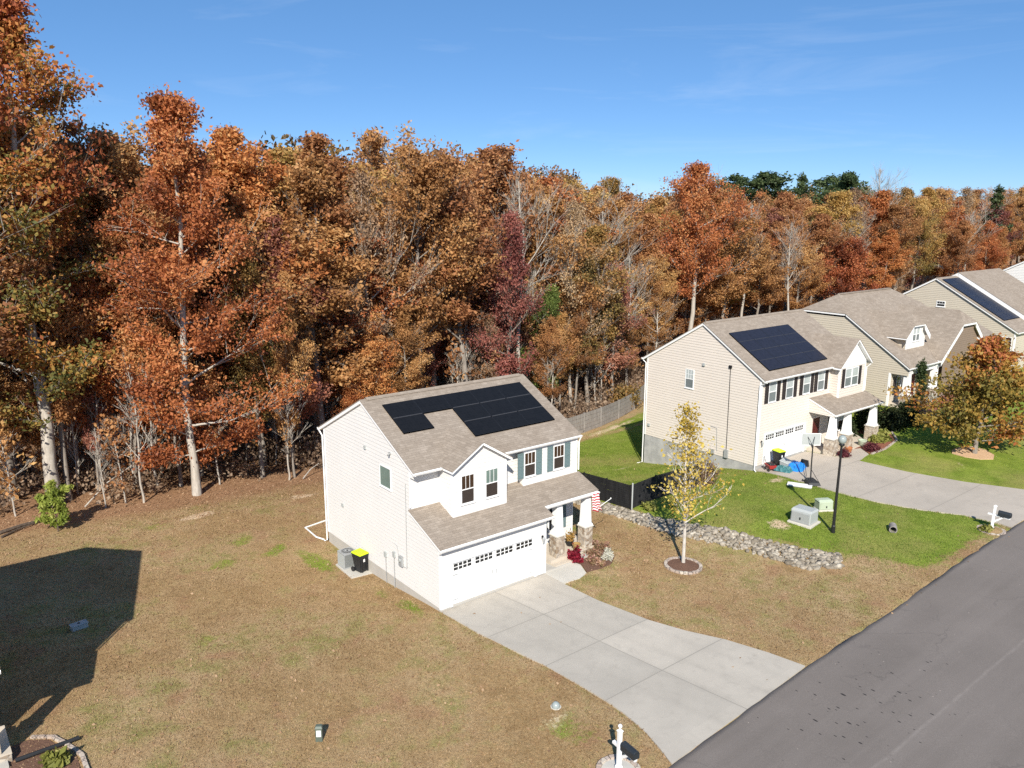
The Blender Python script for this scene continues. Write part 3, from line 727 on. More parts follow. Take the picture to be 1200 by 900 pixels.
def garage_door(parent, a0, a1, z0, z1, v, org, nwin=4, y_in=.06):
    """sectional carriage door set a little into its opening"""
    fr = frame((0, v, 0), (1, 0, 0), (0, -1, 0))
    m = MB(); nh = 4
    for k in range(nh):
        b0 = z0+(z1-z0)*k/nh; b1 = z0+(z1-z0)*(k+1)/nh
        m.fbox(fr, a0, a1, b0+.004, b1-.004, -y_in-.04, -y_in)
        if k < nh-1:
            for j in range(4):       # raised carriage boards
                c0 = a0+(a1-a0)*j/4+.05; c1 = a0+(a1-a0)*(j+1)/4-.05
                for s_ in (c0, c1-.07): m.fbox(fr, s_, s_+.07, b0+.02, b1-.02, -y_in, -y_in+.008)
    d = m.build('garage_door', M['garage_paint'], parent, org)
    h = (z1-z0)/nh
    for j in range(nwin):
        c0 = a0+(a1-a0)*j/nwin+.12; c1 = a0+(a1-a0)*(j+1)/nwin-.12; b0 = z1-h+.12; b1 = z1-.10
        g = MB(); g.fbox(fr, c0, c1, b0, b1, -y_in+.001, -y_in+.006); w = g.build('door_window', M['pane_dark'], d, org)
        g = MB()
        for k in range(1, 4): x = c0+(c1-c0)*k/4; g.fbox(fr, x-.022, x+.022, b0, b1, -y_in+.007, -y_in+.018)
        mz = (b0+b1)/2; g.fbox(fr, c0, c1, mz-.016, mz+.016, -y_in+.007, -y_in+.016)
        g.build('muntin', M['garage_paint'], w, org)
    for a in (a0+.03, a1-.34):
        for b in (z0+.25, z1-h-.12):
            g = MB(); g.fbox(fr, a, a+.31, b, b+.035, -y_in+.001, -y_in+.014); g.build('hinge', M['black_metal'] if False else M['grey_metal'], d, org)
    am = (a0+a1)/2
    for s_ in (-.12, .07):
        g = MB(); g.fbox(fr, am+s_, am+s_+.04, z0+(z1-z0)*.42, z0+(z1-z0)*.53, -y_in+.001, -y_in+.035); g.build('handle', M['grey_metal'], d, org)
    return d

def white_house(org):
    T = thing('white_house', org, 'two storey white sided house with black solar panels, on the dry lawn', 'house')
    O = (0, 0, 0)
    W, WG, D, VL, VR, VP = 10.14, 6.255, 11.41, 2.4, 2.0, 2.24
    gz = lambda v: 3.116+.398*(v+.284)               # garage and porch roof plane
    mz = lambda v: 6.116+.503*(v-1.862)              # main roof, front slope
    bz = lambda v: 8.604-.499*(v-6.808)              # main roof, back slope
    left = frame((0, 0, 0), (0, 1, 0), (-1, 0, 0)); right = frame((W, 0, 0), (0, 1, 0), (1, 0, 0))
    fr0 = frame((0, 0, 0), (1, 0, 0), (0, -1, 0)); frL = frame((0, VL, 0), (1, 0, 0), (0, -1, 0)); frR = frame((0, VR, 0), (1, 0, 0), (0, -1, 0))
    frP = frame((0, VP, 0), (1, 0, 0), (0, -1, 0)); frB = frame((0, 1.25, 0), (1, 0, 0), (0, -1, 0)); bk = frame((0, D, 0), (1, 0, 0), (0, 1, 0))
    gs = frame((WG, 0, 0), (0, 1, 0), (1, 0, 0))
    w = MB(); zb = .10; e = .17
    lap(w, left, [(0, zb), (VL, zb), (VL, gz(VL)-.1), (0, gz(0)-.1)])
    lap(w, left, [(VL, zb), (D, zb), (D, bz(D)-e), (6.808, 8.604-e), (VL, mz(VL)-e)])
    lap(w, right, [(VP, .3), (D, zb), (D, bz(D)-e), (6.808, 8.604-e), (VP, mz(VP)-e)])
    w.face([right(VR, 3.9, 0), right(VP, 3.9, 0), right(VP, mz(VP)-e, 0), right(VR, mz(VR)-e, 0)])
    lap(w, bk, [(0, zb), (W, zb), (W, bz(D)-e), (0, bz(D)-e)])
    DA, DB, DT = .653, 5.533, 2.15
    lap(w, fr0, [(0, .05), (DA-.12, .05), (DA-.12, gz(0)-.12), (0, gz(0)-.12)])
    lap(w, fr0, [(DB+.12, .05), (WG, .05), (WG, gz(0)-.12), (DB+.12, gz(0)-.12)])
    lap(w, fr0, [(DA-.12, DT+.13), (DB+.12, DT+.13), (DB+.12, gz(0)-.12), (DA-.12, gz(0)-.12)])
    lap(w, gs, [(0, .05), (VP, .05), (VP, gz(VP)-.1), (0, gz(0)-.1)])
    lap(w, frP, [(WG, .3), (W, .3), (W, 3.75), (WG, 3.75)])
    lap(w, frL, [(0, gz(VL)-.1), (1.57, gz(VL)-.1), (1.57, mz(VL)-e), (0, mz(VL)-e)])
    lap(w, frL, [(4.72, gz(VL)-.1), (6.42, gz(VL)-.1), (6.42, mz(VL)-e), (4.72, mz(VL)-e)])
    lap(w, frR, [(6.42, gz(VR)-.02), (W, gz(VR)-.02), (W, mz(VR)-e), (6.42, mz(VR)-e)])
    w.face([(6.42, VR, gz(VR)-.02), (6.42, VL, gz(VL)-.1), (6.42, VL, mz(VL)-e), (6.42, VR, mz(VR)-e)])
    # dormer bay over the garage
    UC, ZB, SL = 3.15, 7.2, .62
    bz2 = lambda u: ZB-SL*abs(u-UC)
    lap(w, frB, [(1.57, gz(1.25)-.02), (4.72, gz(1.25)-.02), (4.72, bz2(4.72)-e), (UC, ZB-e), (1.57, bz2(1.57)-e)])
    for u, sg in ((1.57, -1), (4.72, 1)):
        f = frame((u, 0, 0), (0, 1, 0), (sg, 0, 0)); lap(w, f, [(1.25, gz(1.25)), (VL, gz(VL)), (VL, 5.98), (1.25, 5.98)])
    wall = w.build('wall', M['white_siding'], T, O)
    for (x0, x1, y0, y1, z0, z1) in ((-.022, .10, -.022, -.001, .05, gz(0)-.13), (-.022, -.001, 0, .10, .05, gz(0)-.13), (WG-.10, WG+.022, -.022, -.001, .05, gz(0)-.13), (WG+.001, WG+.022, 0, .1, .05, gz(0)-.13),
                                     (-.022, -.001, D-.1, D+.022, zb, bz(D)-.2), (-.022, .09, D+.001, D+.022, zb, bz(D)-.2), (W+.001, W+.022, VR-.022, VR+.09, 3.95, mz(VR)-.2), (W-.09, W, VR-.022, VR-.001, 3.98, mz(VR)-.2),
                                     (1.545, 1.66, 1.228, 1.249, gz(1.25)+.02, 5.98), (1.545, 1.566, 1.25, 1.36, gz(1.3)+.02, 5.98), (4.63, 4.745, 1.228, 1.249, gz(1.25)+.02, 5.98), (-.022, -.001, VL, VL+.1, gz(VL)+.04, mz(VL)-.2), (-.022, .09, VL-.022, VL-.001, gz(VL)+.02, mz(VL)-.22),
                                     (6.40, 6.5, VR-.022, VR-.001, gz(VR)+.02, mz(VR)-.2), (W-.09, W+.001, VP-.022, VP-.001, .3, 3.7)):
        cb = MB(); cb.box(x0, x1, y0, y1, z0, z1); cb.build('corner_board', M['white_trim'], wall, O)
    fd = MB(); fd.box(.012, W-.012, .012, D-.012, -1.6, zb-.002); fd.build('foundation', M['pale_parging'], T, O)
    # roofs
    U0, U1 = -.16, W+.16
    r = roof_slab(T, [(U0, 1.862), (U1, 1.862), (U1, 6.808), (U0, 6.808)], lambda x, y: mz(y), O)
    rb = roof_slab(T, [(U0, 6.808), (U1, 6.808), (U1, 11.79), (U0, 11.79)], lambda x, y: bz(y), O)
    v = MB(); c = 8.604
    for s_, f in ((-1, mz), (1, bz)):
        v.slab([(U0+.35, 6.808, c+.075), (U1-.3, 6.808, c+.075), (U1-.3, 6.808+s_*.16, f(6.808+s_*.16)+.06), (U0+.35, 6.808+s_*.16, f(6.808+s_*.16)+.06)], .035)
    v.build('ridge_vent', M['shingle'], r, O)
    roof_slab(T, [(U0, -.284), (6.51, -.284), (6.51, .445), (U1, .445), (U1, VR), (6.42, VR), (6.42, VL), (U0, VL)], lambda x, y: gz(y), O, .15)
    hb = 1.78; vr = 4.02; ve = 1.83
    for s_ in (-1, 1):
        roof_slab(T, [(UC, .95), (UC, vr+.04), (UC+s_*hb, ve-.02), (UC+s_*hb, .95)][::s_], lambda x, y: bz2(x)+.012, O, .13)
    # gutters and downspouts
    for p0, p1 in (((U0, 1.87, 6.10), (1.36, 1.87, 6.10)), ((4.98, 1.87, 6.10), (U1, 1.87, 6.10)), ((U0, -.28, 3.10), (6.51, -.28, 3.10)), ((6.52, .45, 3.33), (U1, .45, 3.33))):
        gutter(T, p0, p1, (0, -1, 0), O)
    gutter(T, (U0, 11.78, 6.10), (U1, 11.78, 6.10), (0, 1, 0), O)
    for pts in ([(-.09, 11.83, 5.95), (-.07, 11.47, 5.70), (-.07, 11.47, -.42), (-.16, 11.62, -.50)], [(W+.08, 1.80, 5.98), (W+.08, 1.93, 5.72), (W+.08, 1.93, 4.15)], [(-.09, -.30, 2.98), (-.07, -.06, 2.80)], [(-.09, 1.80, 5.98), (-.07, 2.33, 5.75), (-.07, 2.33, 4.3)]):
        m = MB(); m.tube(pts, .04, 6); m.build('downspout', M['white_trim'], T, O)
    # solar array: a full top row and two shorter rows below
    us = [(.72+1.756*k, .72+1.756*(k+1)) for k in range(5)]
    rows = [(5.13, 6.12), (4.11, 5.10), (3.09, 4.08)]
    panels(T, None, us, rows, lambda x, y: mz(y), 'solar_black', O, .10, {(1, 1), (2, 0), (2, 1)})
    # garage door with its frame
    garage_door(T, DA, DB, .03, DT, 0, O)
    m = MB(); m.fbox(fr0, DA-.12, DA, .03, DT+.13, -.04, .03); m.fbox(fr0, DB, DB+.12, .03, DT+.13, -.04, .03); m.fbox(fr0, DA, DB, DT, DT+.13, -.04, .03)
    m.build('door_frame', M['white_trim'], T, O)
    sconce(T, fr0, 6.02, 1.95, O)
    # windows
    window(T, frB, 2.02, 2.80, 4.27, 5.70, M['pane_screen'], M['pane_brown'], 2, 0, .045, O)
    window(T, frB, 3.44, 4.22, 4.27, 5.70, M['pane_screen'], M['pane_green'], 2, 0, .045, O)
    for a in (6.46, 8.44):
        window(T, frR, a, a+.76, 4.47, 5.78, M['pane_screen'], M['pane_brown'], 2, 0, .045, O)
        shutter(T, frR, a-.42, a-.03, 4.44, 5.80, M['teal_shutter'], O); shutter(T, frR, a+.79, a+1.18, 4.44, 5.80, M['teal_shutter'], O)
    window(T, left, 4.14, 5.22, 4.60, 5.68, M['pane_green'], M['pane_green'], 0, 0, .045, O, False, False)
    window(T, frP, 8.35, 9.15, .95, 2.55, M['pane_dark'], M['pane_dark'], 2, 0, .05, O)
    shutter(T, frP, 9.20, 9.62, .93, 2.57, M['teal_shutter'], O); shutter(T, frP, 7.86, 8.28, .93, 2.57, M['teal_shutter'], O)
    m = MB(); m.fbox(frP, 6.75, 7.68, .32, 2.42, 0, .03); d = m.build('front_door', M['dark_shutter'], T, O)
    m = MB(); m.fbox(frP, 6.62, 6.748, .3, 2.55, 0, .05); m.fbox(frP, 7.682, 7.81, .3, 2.55, 0, .05); m.fbox(frP, 6.748, 7.682, 2.422, 2.55, 0, .05); m.build('door_frame', M['white_trim'], d, O)
    m = MB(); m.tube([frP(7.58, 1.3, .03), frP(7.58, 1.3, .1)], .03, 8); m.build('door_knob', M['grey_metal'], d, O)
    # porch
    m = MB(); m.box(6.98, 10.28, .42, VP-.01, -.6, .30); m.build('porch_floor', M['porch_concrete'], T, O)
    m = MB(); m.box(7.0, 8.35, .06, .415, -.2, .155); m.build('step', M['porch_concrete'], T, O)
    m = MB(); m.box(8.36, 10.26, .36, .415, -.3, .25); m.build('stone_skirt', M['stack_stone'], T, O)
    for x in (7.72, 9.72): porch_column(T, x, .78, .30, 1.42, gz(.78)-.2, .46, .34, .56, O)
    m = MB(); m.box(6.53, U1-.06, .62, .86, gz(.7)-.34, gz(.7)-.17); m.build('porch_beam', M['white_trim'], T, O)
    # services on the side wall
    m = MB(); m.fbox(left, 3.18, 3.48, 1.0, 1.5, .015, .13); bx = m.build('meter_box', M['grey_metal'], T, O)
    m = MB(); c = left(3.33, 1.32, .13); m.tube([c, (c[0]-.06, c[1], c[2])], .085, 12); m.build('meter', M['light_grey'], bx, O)
    for pts, rr in (([left(2.80, 5.3, .03), left(2.84, 1.05, .03), left(3.15, 1.02, .03)], .018), ([left(3.98, 1.95, .03), left(3.72, 1.85, .03), left(3.60, 1.4, .03), left(3.5, 1.3, .03)], .014), ([left(4.02, 1.25, .05), left(4.02, -.42, .05)], .022), ([left(4.85, 1.0, .05), left(4.85, -.45, .05)], .018)):
        m = MB(); m.tube(pts, rr, 5); m.build('conduit', M['grey_metal'], T, O)
    for a, b in ((3.92, 1.22), (4.78, .92)):
        m = MB(); m.fbox(left, a, a+.2, b, b+.26, .015, .09); m.build('service_box', M['light_grey'], T, O)
    for a, b in ((6.64, 6.16), (9.4, 2.27)):
        m = MB(); m.fbox(left, a-.09, a+.09, b-.07, b+.09, .015, .08); m.fbox(left, a-.07, a+.07, b-.06, b-.02, .08, .1); m.build('wall_vent', M['light_grey'], T, O)
    m = MB(); m.fbox(left, 4.1, 4.25, 6.42, 6.52, .015, .05); c = left(4.14, 6.47, .05); m.tube([c, (c[0]-.14, c[1]-.05, c[2]-.06)], [.03, .05], 8); m.build('flood_lamp', M['grey_metal'], T, O)
    return T
A = white_house((0, 0, 0))
N = copy_tree(A); N.location = (-26.93, .15, -.12)
tag(N, 'neighbouring white house, only its porch corner in view, that casts the big shadow', 'house')
for ch in list(N.children):                      # the neighbour has no shutters or panels that anyone can see
    if ch.name.startswith('solar_panel'):
        for g in list(ch.children): bpy.data.objects.remove(g)
        bpy.data.objects.remove(ch)

# ------------------------------------------------------------------ the beige house
def beige_house():
    X0, Y0, Z0 = 27.71, 2.67, .55
    T = thing('beige_house', (X0, Y0, Z0), 'beige two storey house with blue solar panels and dark shutters, by the green lawn', 'house')
    O = (X0, Y0, Z0)
    X1, YB = 40.05, 12.9; XM = 36.38
    YR, ZR = 7.7, 10.02
    mz = lambda v: 6.69+.617*(v-2.3); bz = lambda v: ZR-.597*(v-YR); pz = lambda v: 3.73+.388*(v-.5)
    left = frame((X0, 0, 0), (0, 1, 0), (-1, 0, 0)); fr = frame((0, Y0, 0), (1, 0, 0), (0, -1, 0)); bp = frame((0, 1.95, 0), (1, 0, 0), (0, -1, 0))
    rt = frame((X1, 0, 0), (0, 1, 0), (1, 0, 0)); bk = frame((0, YB, 0), (1, 0, 0), (0, 1, 0))
    w = MB(); e = .17; zb = .60
    lap(w, left, [(Y0, zb), (YB, zb), (YB, bz(YB)-e), (YR, ZR-e), (Y0, mz(Y0)-e)])
    lap(w, rt, [(Y0, zb), (YB, zb), (YB, bz(YB)-e), (YR, ZR-e), (Y0, mz(Y0)-e)])
    lap(w, bk, [(X0, zb), (X1, zb), (X1, bz(YB)-e), (X0, bz(YB)-e)])
    DA, DB, D0, D1 = 28.6, 33.45, .55, 2.68
    lap(w, fr, [(X0, zb), (DA-.12, zb), (DA-.12, mz(Y0)-e), (X0, mz(Y0)-e)])
    lap(w, fr, [(DB+.12, zb), (X1, zb), (X1, mz(Y0)-e), (DB+.12, mz(Y0)-e)])
    lap(w, fr, [(DA-.12, D1+.13), (DB+.12, D1+.13), (DB+.12, mz(Y0)-e), (DA-.12, mz(Y0)-e)])
    lap(w, bp, [(XM, pz(1.95)-.02), (X1, pz(1.95)-.02), (X1, 6.56), (XM, 6.56)])
    lap(w, frame((XM, 0, 0), (0, 1, 0), (-1, 0, 0)), [(1.95, pz(1.95)), (Y0, pz(Y0)), (Y0, 6.56), (1.95, 6.56)])
    lap(w, frame((X1, 0, 0), (0, 1, 0), (1, 0, 0)), [(1.95, pz(1.95)), (Y0-.001, pz(Y0)), (Y0-.001, 6.56), (1.95, 6.56)])
    lap(w, frame((33.85, 0, 0), (0, 1, 0), (-1, 0, 0)), [(.62, 3.5), (Y0, 3.5), (Y0, pz(Y0)-.12), (.62, pz(.62)-.12)])
    wall = w.build('wall', M['beige_siding'], T, O)
    UC, ZP = 38.2, 8.58; gz = lambda u: ZP-.86*abs(u-UC)
    m = MB(); m.face([bp(XM, 6.56, .01), bp(X1, 6.56, .01), bp(X1, gz(X1)-.16, .01), bp(UC, ZP-.16, .01), bp(XM, gz(XM)-.16, .01)])
    m.build('gable_face', M['white_trim'], wall, O)
    m = MB()
    for (x0, x1, y0, y1, z0, z1) in ((X0-.022, X0+.11, Y0-.022, Y0-.001, zb, mz(Y0)-.2), (X0-.022, X0-.001, Y0, Y0+.1, zb, mz(Y0)-.2), (X0-.022, X0-.001, YB-.1, YB+.02, zb, bz(YB)-.2), (X0-.022, X0+.1, YB+.001, YB+.022, zb, bz(YB)-.2),
                                     (XM-.022, XM+.09, 1.928, 1.949, pz(1.95)+.02, 6.5), (XM-.022, XM-.001, 1.95, 2.04, pz(2)+.02, 6.5), (X1-.09, X1+.022, 1.928, 1.949, pz(1.95)+.02, 6.5), (XM, X1, 1.925, 1.935, 6.50, 6.62)):
        m = MB(); m.box(x0, x1, y0, y1, z0, z1); m.build('corner_board', M['white_trim'], wall, O)
    m = MB(); m.box(X0+.012, X1-.012, Y0+.012, YB-.012, -3, zb-.002); m.build('foundation', M['block'], T, O)
    U0, U1 = X0-.16, X1+.16
    r = roof_slab(T, [(U0, 2.3), (U1, 2.3), (U1, YR), (U0, YR)], lambda x, y: mz(y), O)
    roof_slab(T, [(U0, YR), (U1, YR), (U1, 13.28), (U0, 13.28)], lambda x, y: bz(y), O)
    v = MB()
    for s_, f in ((-1, mz), (1, bz)):
        v.slab([(U0+.2, YR, ZR+.06), (U1-.2, YR, ZR+.06), (U1-.2, YR+s_*.15, f(YR+s_*.15)+.05), (U0+.2, YR+s_*.15, f(YR+s_*.15)+.05)], .035)
    v.build('ridge_vent', M['shingle'], r, O)
    hb = 2.27
    for s_ in (-1, 1):
        roof_slab(T, [(UC, 1.62), (UC, 5.42), (UC+s_*hb, 2.28), (UC+s_*hb, 1.62)][::s_], lambda x, y: gz(x)+.012, O, .15)
    roof_slab(T, [(33.78, .5), (40.45, .5), (40.45, 1.95), (XM, 1.95), (XM, Y0), (33.78, Y0)], lambda x, y: pz(y), O, .15)
    gutter(T, (U0, 2.31, 6.67), (35.95, 2.31, 6.67), (0, -1, 0), O); gutter(T, (33.78, .51, 3.71), (40.45, .51, 3.71), (0, -1, 0), O); gutter(T, (U0, 13.27, 6.67), (U1, 13.27, 6.67), (0, 1, 0), O)
    for pts in ([(X0-.06, 13.3, 6.5), (X0-.07, 12.97, 6.3), (X0-.07, 12.97, -1.7), (X0-.5, 13.1, -1.74)], [(X0-.03, 2.22, 6.55), (X0-.075, 2.72, 6.3), (X0-.075, 2.72, .35), (X0-.2, 2.5, .28)], [(X1+.1, 1.6, 6.5), (X1+.08, 1.9, 6.2), (X1+.08, 1.9, 4.4)]):
        m = MB(); m.tube(pts, .042, 6); m.build('downspout', M['white_trim'], T, O)
    rows = [(2.90+.872*k, 2.90+.872*(k+1)) for k in range(4)]
    # four rows that lean with the roof; the array starts square to the rake
    panels(T, None, [(28.85+1.83*k, 28.85+1.83*(k+1)) for k in range(4)], rows, lambda x, y: mz(y), 'solar_blue', O, .10)
    garage_door(T, DA, DB, D0, D1, Y0, O)
    m = MB(); m.fbox(fr, DA-.12, DA, D0, D1+.13, -.04, .03); m.fbox(fr, DB, DB+.12, D0, D1+.13, -.04, .03); m.fbox(fr, DA, DB, D1, D1+.13, -.04, .03); m.build('door_frame', M['white_trim'], T, O)
    sconce(T, fr, 28.12, 2.2, O)
    for a in (28.58, 30.64, 32.77, 34.66):
        window(T, fr, a, a+.9, 4.96, 6.42, M['pane_grey'], M['pane_blind'], 0, 0, .05, O)
        shutter(T, fr, a-.44, a-.03, 4.94, 6.42, M['dark_shutter'], O); shutter(T, fr, a+.93, a+1.34, 4.94, 6.42, M['dark_shutter'], O)
    window(T, bp, 37.12, 39.0, 5.02, 6.40, M['pane_grey'], M['pane_blind'], 0, 0, .05, O, True)
    shutter(T, bp, 36.70, 37.09, 5.0, 6.42, M['dark_shutter'], O); shutter(T, bp, 39.03, 39.42, 5.0, 6.42, M['dark_shutter'], O)
    window(T, left, 8.35, 9.13, 5.03, 6.45, M['pane_grey'], M['pane_blind'], 2, 1, .05, O)
    # porch
    m = MB(); m.box(33.95, 40.3, .46, Y0-.01, -.5, .78); m.build('porch_floor', M['porch_concrete'], T, O)
    m = MB(); m.box(34.3, 35.6, .1, .455, .3, .66); m.build('step', M['porch_concrete'], T, O)
    m = MB(); m.box(35.7, 40.28, .40, .455, .2, .72); m.build('stone_skirt', M['stack_stone'], T, O)
    for x in (34.05, 36.05, 39.75): porch_column(T, x, .85, .78 if x > 34.5 else .6, 1.86, pz(.85)-.19, .54, .32, .72, O)
    m = MB(); m.box(33.86, 40.35, .70, .98, pz(.8)-.36, pz(.8)-.17); m.build('porch_beam', M['white_trim'], T, O)
    m = MB(); m.fbox(fr, 34.45, 35.38, .80, 2.9, 0, .03); d = m.build('front_door', M['dark_red'], T, O)
    m = MB(); m.fbox(fr, 34.33, 34.448, .78, 3.02, 0, .05); m.fbox(fr, 35.382, 35.5, .78, 3.02, 0, .05); m.fbox(fr, 34.448, 35.382, 2.902, 3.02, 0, .05); m.build('door_frame', M['beige_siding'], d, O)
    m = MB(); c = fr(35.28, 1.8, .03); m.tube([c, (c[0], c[1]-.07, c[2])], .03, 8); m.build('door_knob', M['grey_metal'], d, O)
    window(T, fr, 37.1, 38.9, 1.35, 2.95, M['pane_dark'], M['pane_blind'], 1, 1, .05, O, True)
    shutter(T, fr, 36.62, 37.07, 1.33, 2.97, M['dark_shutter'], O); shutter(T, fr, 38.93, 39.38, 1.33, 2.97, M['dark_shutter'], O)
    # services on the side wall
    m = MB(); m.fbox(left, 4.95, 5.25, .62, 1.2, .015, .15); m.build('meter_box', M['grey_metal'], T, O)
    for pts, rr in (([left(5.21, 7.1, .03), left(5.15, 1.2, .03)], .022), ([left(6.6, 2.62, .03), left(6.05, 2.58, .03), left(5.95, .9, .03)], .02)):
        m = MB(); m.tube(pts, rr, 5); m.build('conduit', M['black_metal'] if rr > .021 else M['grey_metal'], T, O)
    for a, b in ((7.5, 6.98), (5.21, 7.18), (12.45, 1.45)):
        m = MB(); m.fbox(left, a-.11, a+.11, b-.09, b+.11, .015, .1); m.fbox(left, a-.08, a+.08, b-.08, b-.03, .1, .12); m.build('wall_vent', M['light_grey'] if a != 5.21 else M['black_metal'], T, O)
    m = MB(); m.fbox(left, 6.15, 6.5, .62, .95, .015, .14); m.build('service_box', M['grey_metal'], T, O)
    return T
beige_house()

# ------------------------------------------------------------------ houses farther up the street
def cross_gable(T, O, uc, half, ze, sl, vf, zc, main, wall_mat, face_u, zbase, rake=.15, brown=None):
    """front facing gable whose peak is clipped by a small hip"""
    zr = ze+half*sl; hc = (zr-zc)/sl; g = lambda u: zr-sl*abs(u-uc)
    inv = lambda z: (z-main(0))/(main(1)-main(0))
    vr1 = inv(zr); ve = inv(ze); vh = vf+(zr-zc)*.9/ .72*.8
    for s_ in (-1, 1):
        roof_slab(T, [(uc, vh), (uc, vr1+.05), (uc+s_*half, ve), (uc+s_*half, vf), (uc+s_*hc, vf)][::s_], lambda x, y: g(x)+.014, O, rake)
    roof_slab(T, [(uc-hc, vf), (uc+hc, vf), (uc, vh)], lambda x, y: zc+(zr-zc)*(y-vf)/(vh-vf)+.016, O, rake)
    fr = frame((0, vf+.3, 0), (1, 0, 0), (0, -1, 0)); m = MB()
    a0, a1 = face_u
    lap(m, fr, [(a0, zbase), (a1, zbase), (a1, g(a1)-.18), (uc+hc, zc-.18), (uc-hc, zc-.18), (a0, g(a0)-.18)])
    wl = m.build('gable_wall', M[wall_mat], T, O)
    f = MB()                 # deep white barge boards under the rakes
    for s_ in (-1, 1):
        p = [(uc+s_*hc, zc-.06), (uc+s_*half, ze-.06), (uc+s_*half, ze-.5), (uc+s_*hc, zc-.5)]
        f.face([fr(a, b, .28) for a, b in p]); f.face([fr(a, b, .24) for a, b in p])
        f.face([fr(p[3][0], p[3][1], .24), fr(p[2][0], p[2][1], .24), fr(p[2][0], p[2][1], .28), fr(p[3][0], p[3][1], .28)])
    f.build('barge_board', M['white_trim'], wl, O)
    return fr, g

def dormered_house():
    O = (48.2, 2.25, 1.6)
    T = thing('dormered_house', O, 'tan house with clipped gables and a white roof dormer, beyond the beige house', 'house')
    mz = lambda v: 5.07+.65*(v-2.25); YR = 10.45; ZR = mz(YR); bz = lambda v: ZR-.65*(v-YR)
    U0, U1 = 48.0, 62.2
    left = frame((48.2, 0, 0), (0, 1, 0), (-1, 0, 0)); e = .18
    w = MB()
    lap(w, left, [(3.9, 1.0), (18.4, 1.0), (18.4, bz(18.4)-e), (12.6, 8.85-e), (8.3, 8.85-e), (3.9, mz(3.9)-e)])
    lap(w, left, [(2.4, 4.35), (3.9, 4.35), (3.9, mz(3.9)-e), (2.4, mz(2.4)-e)])
    pb = frame((0, 3.9, 0), (1, 0, 0), (0, -1, 0)); lap(w, pb, [(48.2, 1.2), (54, 1.2), (54, 5.6), (48.2, 5.6)])
    rt = frame((62.0, 0, 0), (0, 1, 0), (1, 0, 0)); lap(w, rt, [(2.6, 1.0), (18.4, 1.0), (18.4, bz(18.4)-e), (12.6, 8.85-e), (8.3, 8.85-e), (2.6, mz(2.6)-e)])
    f2 = frame((0, 2.7, 0), (1, 0, 0), (0, -1, 0)); lap(w, f2, [(54, 1.2), (62.0, 1.2), (62.0, 5.1), (54, 5.1)])
    lap(w, frame((54, 0, 0), (0, 1, 0), (-1, 0, 0)), [(2.7, 1.2), (3.9, 1.2), (3.9, 5.2), (2.7, 5.2)])
    bk = frame((0, 18.4, 0), (1, 0, 0), (0, 1, 0)); lap(w, bk, [(48.2, .6), (62.0, .6), (62.0, bz(18.4)-e), (48.2, bz(18.4)-e)])
    wall = w.build('wall', M['tan_siding'], T, O)
    m = MB(); m.box(48.175, 48.199, 3.88, 4.06, 1.1, 4.4); m.box(48.2, 48.3, 3.878, 3.899, 1.1, 4.4); m.build('corner_board', M['white_trim'], wall, O)
    m = MB(); m.box(48.25, 61.95, 3.92, 18.3, -1.5, 1.15); m.build('foundation', M['block'], T, O)
    m = MB(); m.box(48.25, 54, 2.3, 3.9, .6, 1.75); m.build('porch_floor', M['porch_concrete'], T, O)
    roof_slab(T, [(U0, 2.25), (U1, 2.25), (U1, 8.3), (59.84, YR), (50.36, YR), (U0, 8.3)], lambda x, y: mz(y), O)
    roof_slab(T, [(U0, 12.6), (50.36, YR), (59.84, YR), (U1, 12.6), (U1, 18.65), (U0, 18.65)], lambda x, y: bz(y), O)
    zc = mz(8.3); roof_slab(T, [(U0, 8.3), (50.36, YR), (U0, 12.6)], lambda x, y: zc+(x-U0)*(ZR-zc)/2.36+.004, O)
    roof_slab(T, [(U1, 8.3), (59.84, YR), (U1, 12.6)], lambda x, y: zc+(U1-x)*(ZR-zc)/2.36+.004, O)
    wz = lambda v: 8.16-.49*abs(v-5.45)               # low wing past the broad gable
    roof_slab(T, [(60.5, 1.3), (64.1, 1.3), (64.1, 5.45), (60.5, 5.45)], lambda x, y: wz(y), O)
    roof_slab(T, [(60.5, 5.45), (64.1, 5.45), (64.1, 9.8), (60.5, 9.8)], lambda x, y: wz(y), O)
    m = MB(); wr = frame((63.9, 0, 0), (0, 1, 0), (1, 0, 0)); lap(m, wr, [(1.6, 1.2), (9.5, 1.2), (9.5, wz(9.5)-.18), (5.45, 7.97), (1.6, wz(1.6)-.18)]); wf = frame((0, 1.6, 0), (1, 0, 0), (0, -1, 0)); lap(m, wf, [(62.1, 1.2), (63.9, 1.2), (63.9, 6.0), (62.1, 6.0)]); m.build('wing_wall', M['tan_siding'], T, O)
    m = MB(); m.slab([(50.5, YR-.16, ZR-.03), (59.7, YR-.16, ZR-.03), (59.7, YR+.16, ZR-.03), (50.5, YR+.16, ZR-.03)], -.07); m.build('ridge_vent', M['shingle'], T, O)
    gutter(T, (U0, 2.26, 5.05), (53.5, 2.26, 5.05), (0, -1, 0), O)
    # roof dormer with its own window
    fr, g = cross_gable(T, O, 52.1, 2.2, 7.2, .85, 3.65, 8.2, mz, 'white_siding', (50.35, 53.85), 6.1, .13)
    lap_ = MB(); lap(lap_, frame((50.35, 0, 0), (0, 1, 0), (-1, 0, 0)), [(3.95, 6.15), (5.6, 7.2), (3.95, 7.2)]); lap_.build('dormer_wall', M['cream_siding'], T, O)
    window(T, fr, 51.45, 52.75, 6.75, 7.95, M['pane_grey'], M['pane_blind'], 0, 0, .06, O, True)
    # broad gable over the garage wing
    cross_gable(T, O, 58.0, 4.9, 5.2, .80, 1.95, 8.05, mz, 'brown_shake', (54.0, 62.0), 1.2, .2)
